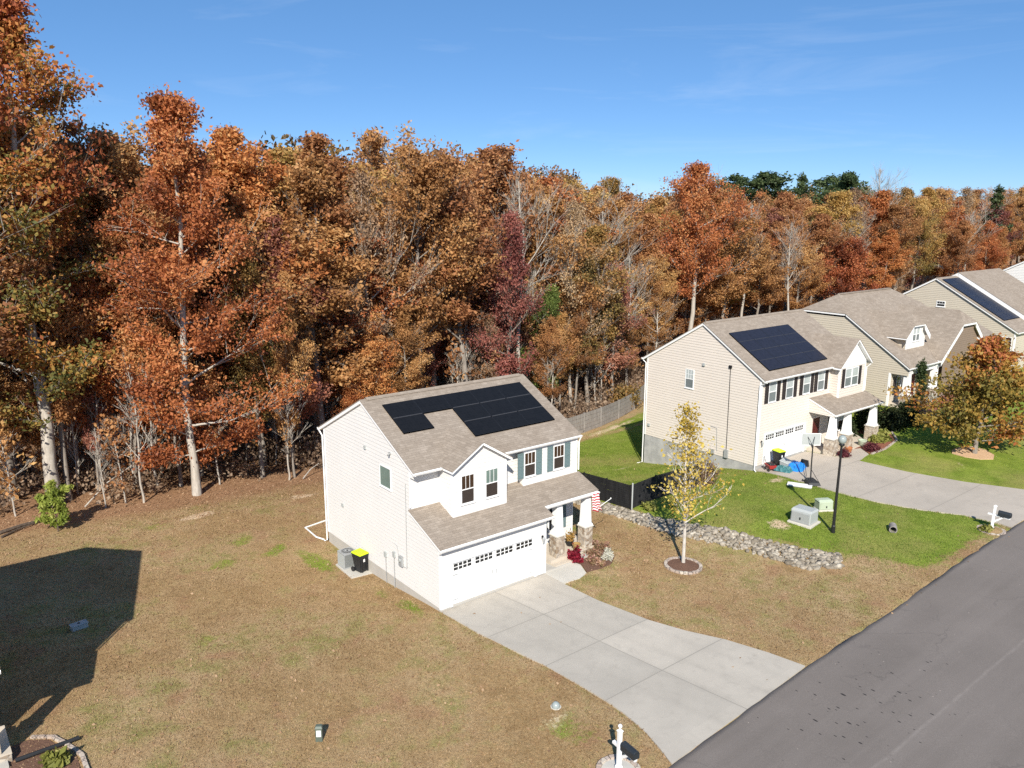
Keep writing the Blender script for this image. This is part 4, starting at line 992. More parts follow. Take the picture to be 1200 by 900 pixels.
    for x in (48.55, 53.4): porch_column(T, x, 2.62, 1.75, 2.6, 4.75, .55, .42, .7, O)
    m = MB(); m.box(48.3, 54, 2.5, 2.74, 4.42, 4.8); m.build('porch_beam', M['white_trim'], T, O)
    window(T, pb, 49.3, 50.9, 2.4, 3.95, M['pane_dark'], M['pane_dark'], 1, 1, .06, O, True)
    shutter(T, pb, 48.8, 49.27, 2.4, 3.95, M['dark_shutter'], O)
    m = MB(); m.fbox(pb, 51.7, 52.65, 1.78, 3.9, 0, .04); m.build('front_door', M['dark_red'], T, O)
    return T
dormered_house()

def strip_panel_house():
    O = (69, 2, 2.3)
    T = thing('stepped_roof_house', O, 'tan house with one narrow strip of blue solar panels beside a raised white roof edge', 'house')
    lz = lambda v: 6.2+.57*(v-1.7); YR = 10.1; ZR = lz(YR); lb = lambda v: ZR-.57*(v-YR)
    hz = lambda v: 7.12+.572*(v-2.5); YH = 9.9; ZH = hz(YH); hb = lambda v: ZH-.573*(v-YH)
    left = frame((69, 0, 0), (0, 1, 0), (-1, 0, 0)); e = .18; w = MB()
    lap(w, left, [(2.0, 1.6), (18.3, 1.6), (18.3, lb(18.3)-e), (YR, ZR-e), (2.0, lz(2.0)-e)])
    fr = frame((0, 2.0, 0), (1, 0, 0), (0, -1, 0)); lap(w, fr, [(69, 1.6), (73.5, 1.6), (73.5, lz(2)-e), (69, lz(2)-e)])
    f2 = frame((0, 2.4, 0), (1, 0, 0), (0, -1, 0)); lap(w, f2, [(73.5, 1.6), (84, 1.6), (84, hz(2.4)-e), (73.5, hz(2.4)-e)])
    rt = frame((84, 0, 0), (0, 1, 0), (1, 0, 0)); lap(w, rt, [(2.4, 1.6), (16.5, 1.6), (16.5, hb(16.5)-e), (YH, ZH-e), (2.4, hz(2.4)-e)])
    bk = frame((0, 16.5, 0), (1, 0, 0), (0, 1, 0)); lap(w, bk, [(69, 1.0), (84, 1.0), (84, hb(16.5)-e), (69, 6.5)])
    wall = w.build('wall', M['tan_siding'], T, O)
    m = MB(); m.box(68.975, 68.999, 1.98, 2.14, 1.6, 6.1); m.box(69.0, 69.12, 1.978, 1.999, 1.6, 6.1); m.build('corner_board', M['white_trim'], wall, O)
    m = MB(); m.box(69.05, 83.95, 2.45, 16.4, -1, 1.75); m.build('foundation', M['block'], T, O)
    roof_slab(T, [(68.8, 1.7), (73.5, 1.7), (73.5, YR), (68.8, YR)], lambda x, y: lz(y), O)
    roof_slab(T, [(68.8, YR), (73.5, YR), (73.5, 18.6), (68.8, 18.6)], lambda x, y: lb(y), O)
    roof_slab(T, [(73.52, 2.1), (84.3, 2.1), (84.3, YH), (73.52, YH)], lambda x, y: hz(y), O, .62)
    roof_slab(T, [(73.52, YH), (84.3, YH), (84.3, 16.9), (73.52, 16.9)], lambda x, y: hb(y), O, .62)
    gutter(T, (68.8, 1.71, 6.18), (73.4, 1.71, 6.18), (0, -1, 0), O)
    panels(T, None, [(69.3, 71.25), (71.25, 73.2)], [(3.3+.91*k, 3.3+.91*(k+1)) for k in range(7)], lambda x, y: lz(y), 'solar_blue', O, .1)
    window(T, left, 8.95, 9.85, 8.0, 8.62, M['pane_dark'], M['pane_dark'], 2, 0, .07, O)
    window(T, left, 2.25, 3.2, 4.2, 5.65, M['pane_dark'], M['pane_brown'], 2, 1, .07, O)
    for a in (75, 78.5, 82): window(T, f2, a, a+1, 5.0, 6.4, M['pane_grey'], M['pane_blind'], 0, 0, .05, O)
    cross_gable(T, O, 79.5, 2.6, 7.0, .7, 1.7, 8.6, hz, 'tan_siding', (77.3, 81.7), 6.9, .15)
    m = MB(); m.fbox(f2, 73, 78, 1.75, 4.0, 0, .04); m.build('garage_door', M['garage_paint'], T, O)
    return T
strip_panel_house()

def far_white_house():
    O = (90, 1, 2.7)
    T = thing('white_gabled_house', O, 'white house at the far end of the row, its gable above the tan roofs', 'house')
    YR, ZR = 6.9, 13.35; f = lambda v: ZR-.54*abs(v-YR)
    left = frame((90, 0, 0), (0, 1, 0), (-1, 0, 0)); w = MB(); e = .18
    lap(w, left, [(.2, 2), (13.8, 2), (13.8, f(13.8)-e), (YR, ZR-e), (.2, f(.2)-e)])
    fr = frame((0, .2, 0), (1, 0, 0), (0, -1, 0)); lap(w, fr, [(90, 2), (101, 2), (101, f(.2)-e), (90, f(.2)-e)])
    lap(w, frame((101, 0, 0), (0, 1, 0), (1, 0, 0)), [(.2, 2), (13.8, 2), (13.8, f(13.8)-e), (YR, ZR-e), (.2, f(.2)-e)])
    lap(w, frame((0, 13.8, 0), (1, 0, 0), (0, 1, 0)), [(90, 2), (101, 2), (101, f(13.8)-e), (90, f(13.8)-e)])
    wall = w.build('wall', M['white_siding'], T, O)
    m = MB(); m.box(90.05, 100.95, .25, 13.7, -1, 2.1); m.build('foundation', M['block'], T, O)
    roof_slab(T, [(89.8, -.2), (101.2, -.2), (101.2, YR), (89.8, YR)], lambda x, y: f(y), O)
    roof_slab(T, [(89.8, YR), (101.2, YR), (101.2, 14.2), (89.8, 14.2)], lambda x, y: f(y), O)
    window(T, left, 3, 4, 8, 9.4, M['pane_dark'], M['pane_blind'], 0, 0, .07, O)
    for a in (91.5, 94, 97): window(T, fr, a, a+1, 7.2, 8.6, M['pane_grey'], M['pane_blind'], 0, 0, .05, O)
far_white_house()
# ------------------------------------------------------------------ things on the lots
def wheelie_bin(name, x, y, z, rz, label, sc=1.0):
    T = thing(name, (x, y, z), label, 'trash bin', 'lime lidded bins', rz)
    m = MB()
    m.hexa([(-.20, -.24, .05), (.20, -.24, .05), (.20, .22, .05), (-.20, .22, .05), (-.29, -.34, .98), (.29, -.34, .98), (.29, .34, .98), (-.29, .34, .98)])
    m.box(-.31, .31, -.36, .36, .95, 1.01); m.box(-.23, .23, .24, .30, .08, .22)
    m.box(-.20, -.14, -.345, -.29, .1, .9); m.box(.14, .20, -.345, -.29, .1, .9)
    m.build('body', M['dark_plastic'], T, bevel=.015)
    l = MB(); l.hexa([(-.31, -.38, 1.015), (.31, -.38, 1.015), (.31, .37, 1.015), (-.31, .37, 1.015), (-.27, -.34, 1.075), (.27, -.34, 1.075), (.28, .35, 1.10), (-.28, .35, 1.10)])
    l.build('lid', M['lime_plastic'], T, bevel=.015)
    for s_ in (-1, 1):
        w = MB(); w.tube([(s_*.235, .30, .13), (s_*.30, .30, .13)], .13, 16); w.build('wheel', M['black_metal'], T)
    h = MB(); h.tube([(-.24, .35, .93), (-.24, .43, .97), (.24, .43, .97), (.24, .35, .93)], .018, 8); h.build('handle', M['dark_plastic'], T)
    lg = MB(); lg.face([(-.07, -.338, .62), (.05, -.338, .62), (.02, -.355, .80), (-.09, -.352, .78)]); lg.build('emblem', M['white_plastic'], T)
    for v in lg.v: pass
    return T
z0 = tz(-.3, 7.1)+.06
wheelie_bin('wheelie_bin', -.36, 6.98, z0, R(10), 'black wheeled bin with lime lid standing on the pad beside the air conditioner')
wheelie_bin('wheelie_bin', 29.35, 2.0, tz(29.35, 2.0)+.03, R(-12), 'black wheeled bin with lime lid standing before the garage of the beige house')

pad = MB(); pad.slab([(-1.12, 6.55, 0), (.0, 6.4, 0), (-.0, 8.6, 0), (-1.0, 8.55, 0)], .25)
tag(pad.build('equipment_pad', M['concrete_plain'], None, (0, 0, 0)), 'pale concrete pad on the ground against the white side wall', 'concrete pad')
bpy.data.objects['equipment_pad'].location.z = z0
def air_conditioner(x, y, z, s):
    T = thing('air_conditioner', (x, y, z), 'grey cooling unit with a round fan grille on top, beside the black bin', 'air conditioner')
    m = MB(); h = .82*s; a = .39*s
    m.box(-a, a, -a, a, 0, .06); m.box(-a, a, -a, a, h-.07, h)
    for sx in (-1, 1):
        for sy in (-1, 1): m.box(sx*a-.03*(sx > 0), sx*a+.03*(sx < 0), sy*a-.03*(sy > 0), sy*a+.03*(sy < 0), .06, h-.07)
    m.build('cabinet', M['grey_metal'], T, bevel=.008)
    f = MB()
    for k in range(22):
        q = -a+.035+(2*a-.07)*k/21
        for s_ in (-1, 1):
            f.box(q-.006, q+.006, s_*(a-.012)-.006, s_*(a-.012)+.006, .06, h-.07); f.box(s_*(a-.012)-.006, s_*(a-.012)+.006, q-.006, q+.006, .06, h-.07)
    f.build('coil_louvres', M['light_grey'], T)
    c = MB(); c.box(-a+.05, a-.05, -a+.05, a-.05, .06, h-.08); c.build('coil', M['dark_plastic'], T)
    g = MB(); g.lathe([(a*.8, h+.002), (a*.8, h+.014)], 0, 0, 0, 24)
    g.build('fan_opening', M['black_metal'], T)
    g = MB()
    for k in range(24):
        t = k*2*math.pi/24; g.tube([(.06*math.cos(t), .06*math.sin(t), h+.03), (a*.86*math.cos(t), a*.86*math.sin(t), h+.022)], .006, 4)
    for r_ in (.12, .2, a*.84): g.tube([(r_*math.cos(t*math.pi/12), r_*math.sin(t*math.pi/12), h+.027) for t in range(25)], .006, 4)
    g.build('fan_grille', M['grey_metal'], T)
air_conditioner(-.56, 8.02, z0, 1.0)

# pad-mounted transformer, utility boxes, pedestal
def cabinet(name, x, y, rz, w, d, h, mat, label, cat, pad=.12, slope=.12):
    z = tz(x, y); T = thing(name, (x, y, z), label, cat, None, rz)
    p = MB(); p.box(-w/2-pad, w/2+pad, -d/2-pad, d/2+pad, -.1, .09); p.build('base', M['concrete_plain'], T, bevel=.02)
    m = MB(); m.hexa([(-w/2, -d/2, .09), (w/2, -d/2, .09), (w/2, d/2, .09), (-w/2, d/2, .09), (-w/2, -d/2+slope*.3, h*.86), (w/2, -d/2+slope*.3, h*.86), (w/2, d/2, h*.86), (-w/2, d/2, h*.86)])
    m.build('cabinet', M[mat], T, bevel=.03)
    l = MB(); l.hexa([(-w/2-.025, -d/2-.015+slope*.3, h*.86), (w/2+.025, -d/2-.015+slope*.3, h*.86), (w/2+.025, d/2+.02, h*.86), (-w/2-.025, d/2+.02, h*.86), (-w/2+.04, -d/2+slope+.05, h), (w/2-.04, -d/2+slope+.05, h), (w/2-.04, d/2-.05, h*.97), (-w/2+.04, d/2-.05, h*.97)])
    l.build('lid', M[mat], T, bevel=.015)
    f = MB(); f.box(-w/2+.06, w/2-.06, -d/2-.012, -d/2+.02, .14, h*.78); f.build('door_panel', M['grey_metal' if mat == 'light_grey' else mat], T)
    k = MB(); k.box(-.03, .03, -d/2-.045, -d/2-.01, h*.35, h*.5); k.build('lock', M['dark_plastic'], T)
    return T
cabinet('transformer_box', 21.15, -5.08, R(-84), 1.15, 1.0, .86, 'light_grey', 'light grey transformer cabinet on a slab on the green lawn, beside the lamp post', 'utility box')
cabinet('utility_box', 23.72, -4.75, R(-30), .85, .62, .66, 'pale_green', 'small pale green utility cabinet on the green lawn behind the transformer', 'utility box', .03)
def pedestal(x, y):
    T = thing('cable_pedestal', (x, y, tz(x, y)), 'short sage green cable pedestal with a cream panel standing in the dry lawn', 'cable pedestal', None, R(-35))
    m = MB(); m.box(-.12, .12, -.10, .10, -.1, .50); m.build('body', M['sage_green'], T, bevel=.012)
    m = MB(); m.hexa([(-.135, -.115, .50), (.135, -.115, .50), (.135, .115, .50), (-.135, .115, .50), (-.10, -.07, .58), (.10, -.07, .58), (.10, .07, .58), (-.10, .07, .58)]); m.build('cap', M['sage_green'], T, bevel=.01)
    m = MB(); m.box(-.08, .08, -.112, -.101, .2, .44); m.build('panel', M['pane_blind'] if False else M['white_plastic'], T)
pedestal(-8.2, -4.8)
T = thing('meter_lid', (-13.06, 9.3, tz(-13.06, 9.3)), 'low grey utility box lying in the big house shadow', 'utility box', None, R(8))
m = MB(); m.hexa([(-.34, -.19, -.05), (.34, -.19, -.05), (.34, .19, -.05), (-.34, .19, -.05), (-.32, -.17, .20), (.32, -.17, .20), (.32, .17, .20), (-.32, .17, .20)]); m.build('box', M['light_grey'], T, bevel=.02)
m = MB(); m.box(-.35, .35, -.2, .2, .2, .24); m.build('lid', M['light_grey'], T, bevel=.01)
m = MB(); m.tube([(.0, .0, .24), (.0, .0, .26)], .05, 10); m.build('latch', M['dark_plastic'], T)
T = thing('drain_cleanout', (-.62, -8.55, tz(-.6, -8.5)), 'pale domed drain cleanout in the dry lawn by the driveway', 'drain cap')
m = MB(); m.lathe([(.15, -.05), (.16, .06), (.14, .15), (.08, .21), (.03, .23)], 0, 0, 0, 18); m.build('dome', M['globe'], T, smooth=True)
m = MB(); m.lathe([(.2, -.05), (.2, .02), (.16, .03)], .02, .02, 0, 18); m.build('collar', M['concrete_plain'], T)
T = thing('drain_pipe_end', (24.06, -8.72, tz(24.06, -8.72)), 'short grey drain pipe end lying open in the green lawn', 'drain pipe', None, R(-60))
m = MB(); n = 18; L_ = .62
for r0, r1 in ((.21, .21), (.165, .165)):
    i = len(m.v)
    for y in (-L_/2, L_/2):
        for j in range(n): t = 2*math.pi*j/n; m.v.append((r0*math.cos(t), y, .17+r0*math.sin(t)))
    for j in range(n): j2 = (j+1) % n; m.f.append((i+j, i+j2, i+n+j2, i+n+j)); m.mi.append(0)
for k in (0, 1):
    for j in range(n): j2 = (j+1) % n; m.f.append((k*n+j, k*n+j2, 2*n+k*n+j2, 2*n+k*n+j)); m.mi.append(0)
m.build('pipe', M['weathered_wood'], T)
m = MB(); m.tube([(0, .25, .17), (0, .28, .17)], .16, 18); m.build('plug', M['black_metal'], T)

def ring(name, x, y, r, label, mulch, blocks=26, h=.11, w=.17, mat='red_brick_edge', squash=1.0):
    T = thing(name, (x, y, tz(x, y)), label, 'edging ring')
    for k in range(1):
        m = MB(); rr = random.Random(blocks)
        for j in range(blocks):
            t0 = 2*math.pi*(j+.04)/blocks; t1 = 2*math.pi*(j+.96)/blocks; hh = h+rr.uniform(-.015, .015)
            c = []
            for z in (-.12, hh):
                for (q, t) in ((r-w, t0), (r, t0), (r, t1), (r-w, t1)):
                    px, py = q*math.cos(t), q*math.sin(t)*squash; c.append((px, py, z+tz(x+px, y+py)-tz(x, y)))
            m.hexa([c[0], c[1], c[2], c[3], c[4], c[5], c[6], c[7]])
        m.build('blocks', M[mat], T, bevel=.012)
    d = MB(); R_ = r-w*.6
    ringv = [(R_*math.cos(2*math.pi*j/28), R_*math.sin(2*math.pi*j/28)*squash) for j in range(28)]
    for j in range(28):
        a, b = ringv[j], ringv[(j+1) % 28]
        f = lambda p, zz: (p[0], p[1], zz+tz(x+p[0], y+p[1])-tz(x, y))
        d.face([(0, 0, .12), f(a, .05), f(b, .05)])
    d.build('mulch', M[mulch], T, smooth=True)
    return T
ring('tree_ring', 12.58, -3.56, .98, 'round ring of pale edging blocks filled with brown mulch round the young tree', 'mulch')
ring('mailbox_ring', -1.33, -12.42, .74, 'ring of pale edging blocks round the mailbox by the white house drive', 'concrete_plain', 20)
ring('mailbox_ring', 28.62, -12.0, .72, 'low ring of grassy stones round the mailbox by the beige house drive', 'ground', 18, .05)

def mailbox(x, y, rz, H, label, zbox, lean=(0, 0), finial=True):
    T = thing('mailbox', (x, y, tz(x, y)), label, 'mailbox', None, rz); T.rotation_euler = (lean[0], lean[1], rz)
    m = MB(); w = .062
    m.box(-w, w, -w, w, -.2, H); m.box(-w-.03, w+.03, -w-.03, w+.03, 0, .25); m.box(-w-.02, w+.02, -w-.02, w+.02, H, H+.035)
    m.hexa([(-w-.02, -w-.02, H+.035), (w+.02, -w-.02, H+.035), (w+.02, w+.02, H+.035), (-w-.02, w+.02, H+.035), (-.025, -.025, H+.1), (.025, -.025, H+.1), (.025, .025, H+.1), (-.025, .025, H+.1)])
    m.build('post', M['white_plastic'], T, bevel=.006)
    if finial:
        f = MB(); f.lathe([(.03, H+.09), (.035, H+.12), (.025, H+.13), (.06, H+.16), (.075, H+.20), (.06, H+.24), (.02, H+.268)], 0, 0, 0, 14); f.build('finial', M['white_plastic'], T, smooth=True)
    a = MB(); zb = zbox-.09
    a.box(-.055, .055, -.80, .30, zb, zb+.088); a.hexa([(-.05, -.55, zb-.005), (.05, -.55, zb-.005), (.05, -.42, zb-.005), (-.05, -.42, zb-.005), (-.05, -.55, zb), (.05, -.55, zb), (.05, -.42, zb), (-.05, -.42, zb)])
    a.hexa([(-.04, -.07, zb-.38), (.04, -.07, zb-.38), (.04, -.062, zb-.25), (-.04, -.062, zb-.25), (-.04, -.5, zb), (.04, -.5, zb), (.04, -.38, zb), (-.04, -.38, zb)])
    a.build('arm', M['white_plastic'], T, bevel=.006)
    b = MB(); prof = [(-.13, 0), (.13, 0), (.13, .16)]+[(.13*math.cos(t*math.pi/10), .16+.125*math.sin(t*math.pi/10)) for t in range(1, 10)]+[(-.13, .16)]
    n = len(prof); y0, y1 = -.82, -.20
    b.v += [(p, y0, zbox+q) for p, q in prof]+[(p, y1, zbox+q) for p, q in prof]
    for k in range(n): k2 = (k+1) % n; b.f.append((k, k2, n+k2, n+k)); b.mi.append(0)
    b.f.append(tuple(reversed(range(n)))); b.mi.append(0); b.f.append(tuple(range(n, 2*n))); b.mi.append(0)
    bx = b.build('box', M['dark_slate'], T, bevel=.008)
    d = MB(); d.box(-.115, .115, y0-.012, y0-.001, zbox+.02, zbox+.2); d.build('door', M['dark_slate'], bx)
    nm = MB()                                       # two small dark numerals on the white arm, too small to read
    for s_ in (-1, 1):
        for q in (-.36, -.46): nm.box(s_*.056-.003, s_*.056+.003, q-.03, q+.03, zb+.012, zb+.075)
    nm.build('number_plate', M['black_metal'], T)
    return T
M['dark_slate'] = plain('dark_slate_paint', (.022, .027, .032, 1), .45, .5, .15, 5)
mailbox(-1.33, -12.42, R(-6), 1.50, 'dark mailbox on a white post with ball finial by the white house driveway', 1.0)
mailbox(28.5, -12.05, R(4), 1.42, 'dark mailbox on a plain white post, by the driveway of the beige house', 1.0, (R(1), R(3)), False)

# street lamp
T = thing('lamp_post', (21.22, -6.81, tz(21.22, -6.81)), 'tall black lamp post with a frosted globe on the green lawn', 'lamp post'); T.rotation_euler = (R(1.8), R(-2.6), 0)
m = MB(); m.tube([(0, 0, -.3), (0, 0, .4), (0, 0, .45), (0, 0, 5.02)], [.115, .11, .085, .055], 12); m.build('pole', M['black_metal'], T)
m = MB(); m.lathe([(.055, 5.0), (.12, 5.06), (.16, 5.12), (.10, 5.18)], 0, 0, 0, 14); m.build('collar', M['black_metal'], T)
m = MB(); m.lathe([(.08, 5.16), (.16, 5.22), (.21, 5.32), (.22, 5.42), (.19, 5.52), (.11, 5.60), (.04, 5.63)], 0, 0, 0, 20); m.build('globe', M['globe'], T, smooth=True)

# basketball hoop seen from behind
T = thing('basketball_hoop', (27.35, -1.75, tz(27.35, -1.75)), 'portable basketball hoop seen from behind at the edge of the beige driveway', 'basketball hoop', None, R(-38))
m = MB(); m.hexa([(-.42, -.6, .02), (.42, -.6, .02), (.36, .45, .02), (-.36, .45, .02), (-.34, -.5, .24), (.34, -.5, .24), (.22, .35, .30), (-.22, .35, .30)]); m.build('base', M['dark_plastic'], T, bevel=.03)
m = MB(); m.tube([(0, .15, .25), (0, .22, 1.2), (0, .25, 2.5)], [.045, .042, .04], 10); m.build('pole', M['black_metal'], T)
m = MB(); m.tube([(0, .1, .3), (-.3, -.45, .22)], .018, 6); m.tube([(0, .2, .9), (-.3, -.5, .24)], .018, 6); m.tube([(0, .2, .9), (.3, -.5, .24)], .018, 6)
for s_ in (-1, 1):
    m.tube([(0, .26, 2.45), (s_*.22, .62, 2.95)], .018, 6); m.tube([(0, .26, 2.25), (s_*.05, .62, 2.5)], .016, 6)
m.build('brace', M['black_metal'], T)
m = MB(); m.box(-.62, .62, .64, .67, 2.38, 3.16); b = m.build('backboard', M['light_grey'], T, bevel=.01)
m = MB(); m.box(-.64, .64, .632, .638, 2.36, 2.40); m.box(-.64, .64, .632, .638, 3.14, 3.18); m.box(-.64, -.6, .632, .638, 2.4, 3.14); m.box(.6, .64, .632, .638, 2.4, 3.14); m.build('board_edge', M['white_trim'], b)
m = MB(); m.tube([(.225*math.cos(t*math.pi/12), .92+.225*math.sin(t*math.pi/12), 2.52) for t in range(25)], .012, 6); m.build('rim', M['orange_terracotta'], T)
for s_ in (-1, 1):
    m = MB(); m.tube([(s_*.36, .45, .08), (s_*.42, .45, .08)], .07, 12); m.build('wheel', M['black_metal'], T)

# clutter before the garage of the beige house
def on_drive(x, y): return tz(x, y)+.03
def crumple(name, x, y, rx, ry, h, mat, label, cat, seed, rz=0):
    rr = random.Random(seed); m = MB(); n = 13; g = [[0]*n for _ in range(n)]
    for i in range(n):
        for j in range(n):
            a, b = i/(n-1)*2-1, j/(n-1)*2-1; k = max(abs(a), abs(b))
            z = (h*(1-k**3)*(.65+.5*rr.random()) if k < .999 else 0.0)
            g[i][j] = len(m.v); m.v.append((a*rx*(1+.06*rr.uniform(-1, 1)), b*ry*(1+.08*rr.uniform(-1, 1)), z))
    for i in range(n-1):
        for j in range(n-1): m.f.append((g[i][j], g[i+1][j], g[i+1][j+1], g[i][j+1])); m.mi.append(0)
    m.face([(-rx, -ry, 0), (-rx, ry, 0), (rx, ry, 0), (rx, -ry, 0)])
    o = m.build(name, M[mat], None); o.location = (x, y, on_drive(x, y)); o.rotation_euler = (0, 0, rz)
    return tag(o, label, cat)
crumple('tarp', 29.5, .75, .95, .65, .34, 'blue_tarp', 'crumpled bright blue tarp lying on the beige driveway', 'tarp', 4, R(20))
crumple('tarp', 28.45, .95, .45, .6, .34, 'dark_teal_tarp', 'dark teal tarp bundle between the blue tarp and the red toys', 'tarp', 9, R(10))
def wagon(x, y):
    T = thing('toy_wagon', (x, y, on_drive(x, y)), 'red toy wagon with a black handle by the garage corner of the beige house', 'toy wagon', None, R(60))
    m = MB(); m.hexa([(-.32, -.2, .17), (.32, -.2, .17), (.32, .2, .17), (-.32, .2, .17), (-.42, -.27, .42), (.42, -.27, .42), (.42, .27, .42), (-.42, .27, .42)]); m.build('tub', M['red_plastic'], T, bevel=.02)
    m = MB(); m.hexa([(-.34, -.2, .425), (.34, -.2, .425), (.34, .2, .425), (-.34, .2, .425), (-.3, -.16, .5), (.26, -.16, .47), (.26, .16, .5), (-.3, .16, .55)]); m.build('load', M['dark_plastic'], T, bevel=.03)
    for sx in (-1, 1):
        for sy in (-1, 1): w = MB(); w.tube([(sx*.26, sy*.2, .1), (sx*.26, sy*.27, .1)], .1, 12); w.build('wheel', M['black_metal'], T)
    m = MB(); m.tube([(.42, 0, .25), (.75, .05, .5), (.85, .05, .75)], .018, 6); m.build('handle', M['black_metal'], T)
wagon(28.05, 1.75)
T = thing('storage_tote', (29.0, 1.2, on_drive(29.0, 1.2)), 'grey storage tote with a slanted lid in front of the lime lidded bin', 'storage box', None, R(15))
m = MB(); m.hexa([(-.40, -.25, 0), (.40, -.25, 0), (.40, .25, 0), (-.40, .25, 0), (-.45, -.28, .40), (.45, -.28, .40), (.45, .28, .55), (-.45, .28, .55)]); m.build('tub', M['grey_metal'], T, bevel=.02)
m = MB(); m.hexa([(-.48, -.31, .402), (.48, -.31, .402), (.48, .31, .562), (-.48, .31, .562), (-.45, -.28, .45), (.45, -.28, .45), (.45, .28, .60), (-.45, .28, .60)]); m.build('lid', M['light_grey'], T, bevel=.015)
T = thing('broom', (0, 0, 0), 'dark broom leaning from the blue tarp towards the basketball hoop', 'broom')
m = MB(); m.tube([(30.25, .55, on_drive(30.2, .5)+.42), (28.0, -1.0, on_drive(28, -1)+.12)], .02, 6); m.build('stick', M['black_metal'], T)
m = MB(); c = Vector((30.2, .5, on_drive(30.2, .5)+.2)); m.hexa([tuple(c+Vector(p)) for p in ((-.1, -.3, -.2), (.1, -.3, -.2), (.1, .3, -.2), (-.1, .3, -.2), (-.04, -.25, .25), (.04, -.25, .25), (.04, .25, .25), (-.04, .25, .25))]); m.build('head', M['dark_plastic'], T)
T = thing('folded_table', (26.35, -1.55, tz(26.35, -1.55)+.02), 'white folded table lying on the grass beside the hoop base', 'folding table', None, R(-63))
m = MB(); m.box(-.75, .75, -.32, .32, .05, .10); m.build('tabletop', M['white_plastic'], T, bevel=.015)
m = MB(); m.box(-.7, .7, -.30, -.26, .0, .05); m.box(-.7, .7, .26, .30, 0, .05); m.build('leg', M['grey_metal'], T)

# rocking chair and pots on the porches
def rocking_chair(x, y, z, rz):
    T = thing('rocking_chair', (x, y, z), 'black rocking chair on the porch of the beige house', 'chair', None, rz)
    m = MB(); m.box(-.27, .27, -.25, .25, .42, .46); m.build('seat', M['black_metal'], T)
    for s_ in (-1, 1):
        m = MB(); m.tube([(s_*.26, -.5, .12), (s_*.26, -.25, .05), (s_*.26, .1, .03), (s_*.26, .45, .08), (s_*.26, .6, .16)], .02, 6); m.build('rocker', M['black_metal'], T)
        m = MB(); m.tube([(s_*.26, -.22, .05), (s_*.26, -.24, .66)], .022, 6); m.build('leg', M['black_metal'], T)
        m = MB(); m.tube([(s_*.26, .2, .05), (s_*.26, .3, 1.15)], .022, 6); m.build('leg', M['black_metal'], T)
        m = MB(); m.box(s_*.26-.04, s_*.26+.04, -.3, .27, .66, .69); m.build('armrest', M['black_metal'], T)
    m = MB()
    for k in range(6): q = -.22+.088*k; m.hexa([(q-.025, .2, .48), (q+.025, .2, .48), (q+.025, .23, .48), (q-.025, .23, .48), (q-.025, .29, 1.1), (q+.025, .29, 1.1), (q+.025, .31, 1.1), (q-.025, .31, 1.1)])
    m.box(-.27, .27, .28, .32, 1.08, 1.18); m.build('backrest', M['black_metal'], T)
rocking_chair(37.4, 1.65, .78, R(10))
def pot(x, y, z, s, mat, label):
    m = MB(); m.lathe([(.12*s, 0), (.17*s, .05*s), (.22*s, .3*s), (.24*s, .34*s), (.20*s, .34*s), (.18*s, .29*s)], 0, 0, 0, 16)
    o = m.build('plant_pot', M[mat], None, smooth=True); o.location = (x, y, z); return tag(o, label, 'plant pot')
pot(8.98, .66, .30, 1.0, 'yellow_clay', 'small glazed amber pot at the edge of the white house porch')
pot(9.05, 1.25, .30, 1.0, 'dark_plastic', 'dark pot holding a bushy plant on the white house porch')
pot(35.7, .35, .66, 1.1, 'orange_terracotta', 'terracotta pot on the porch step of the beige house')
pot(37.75, .45, tz(37.75, .45), 1.4, 'pale_green', 'pale green pot beside the burgundy mum of the beige house')

# flag by the porch
def flag():
    T = thing('flag', (9.95, .42, 2.28), 'red and white striped flag at the porch corner of the white house', 'flag')
    m = MB(); m.tube([(0, .04, 0), (1.08, -.18, .52)], .017, 8); p = m.build('pole', M['white_plastic'], T)
    m = MB(); m.lathe([(.01, -.02), (.035, .0), (.03, .04), (.008, .06)], 1.08, -.18, .52, 8); m.build('finial', M['white_plastic'], p)
    t = NT('flag_stripes'); co = t.n('ShaderNodeTexCoord').outputs['UV']; sx = t.n('ShaderNodeSeparateXYZ'); t.l(co, sx.inputs[0])
    k = t.math('MODULO', t.math('MULTIPLY', sx.outputs[1], 13), 2.0); c = t.mix(t.math('GREATER_THAN', k, 1.0), (.42, .03, .045, 1), (.78, .77, .75, 1))
    t.bsdf(c, .8, .2)
    me = bpy.data.meshes.new('cloth'); nu, nv = 18, 26; V = []; F = []; UV = []
    for j in range(nv+1):
        b = j/nv                         # 0 at the bottom hem, 1 at the top
        for i in range(nu+1):
            a = i/nu; wd = .70-.42*b**1.2
            x = .0+(a-.45)*wd+.10*(1-b)+.06*math.sin(5*b+a*3)
            y = -.1+.07*math.sin(a*10+b*2)*(1.1-b*.4); z = .05+.95*b-.10*a*(1-b)+.03*math.sin(a*9)
            V.append((x, y, z)); UV.append((a, b))
    for j in range(nv):
        for i in range(nu): q = j*(nu+1)+i; F.append((q, q+1, q+nu+2, q+nu+1))
    me.from_pydata(V, [], F); l = me.uv_layers.new(name='UVMap')
    for pl in me.polygons:
        pl.use_smooth = True
        for li in pl.loop_indices: l.data[li].uv = UV[me.loops[li].vertex_index]
    me.materials.append(t.m); o = bpy.data.objects.new('cloth', me); COL.objects.link(o); o.parent = T
    s_ = o.modifiers.new('thick', 'SOLIDIFY'); s_.thickness = .006
flag()

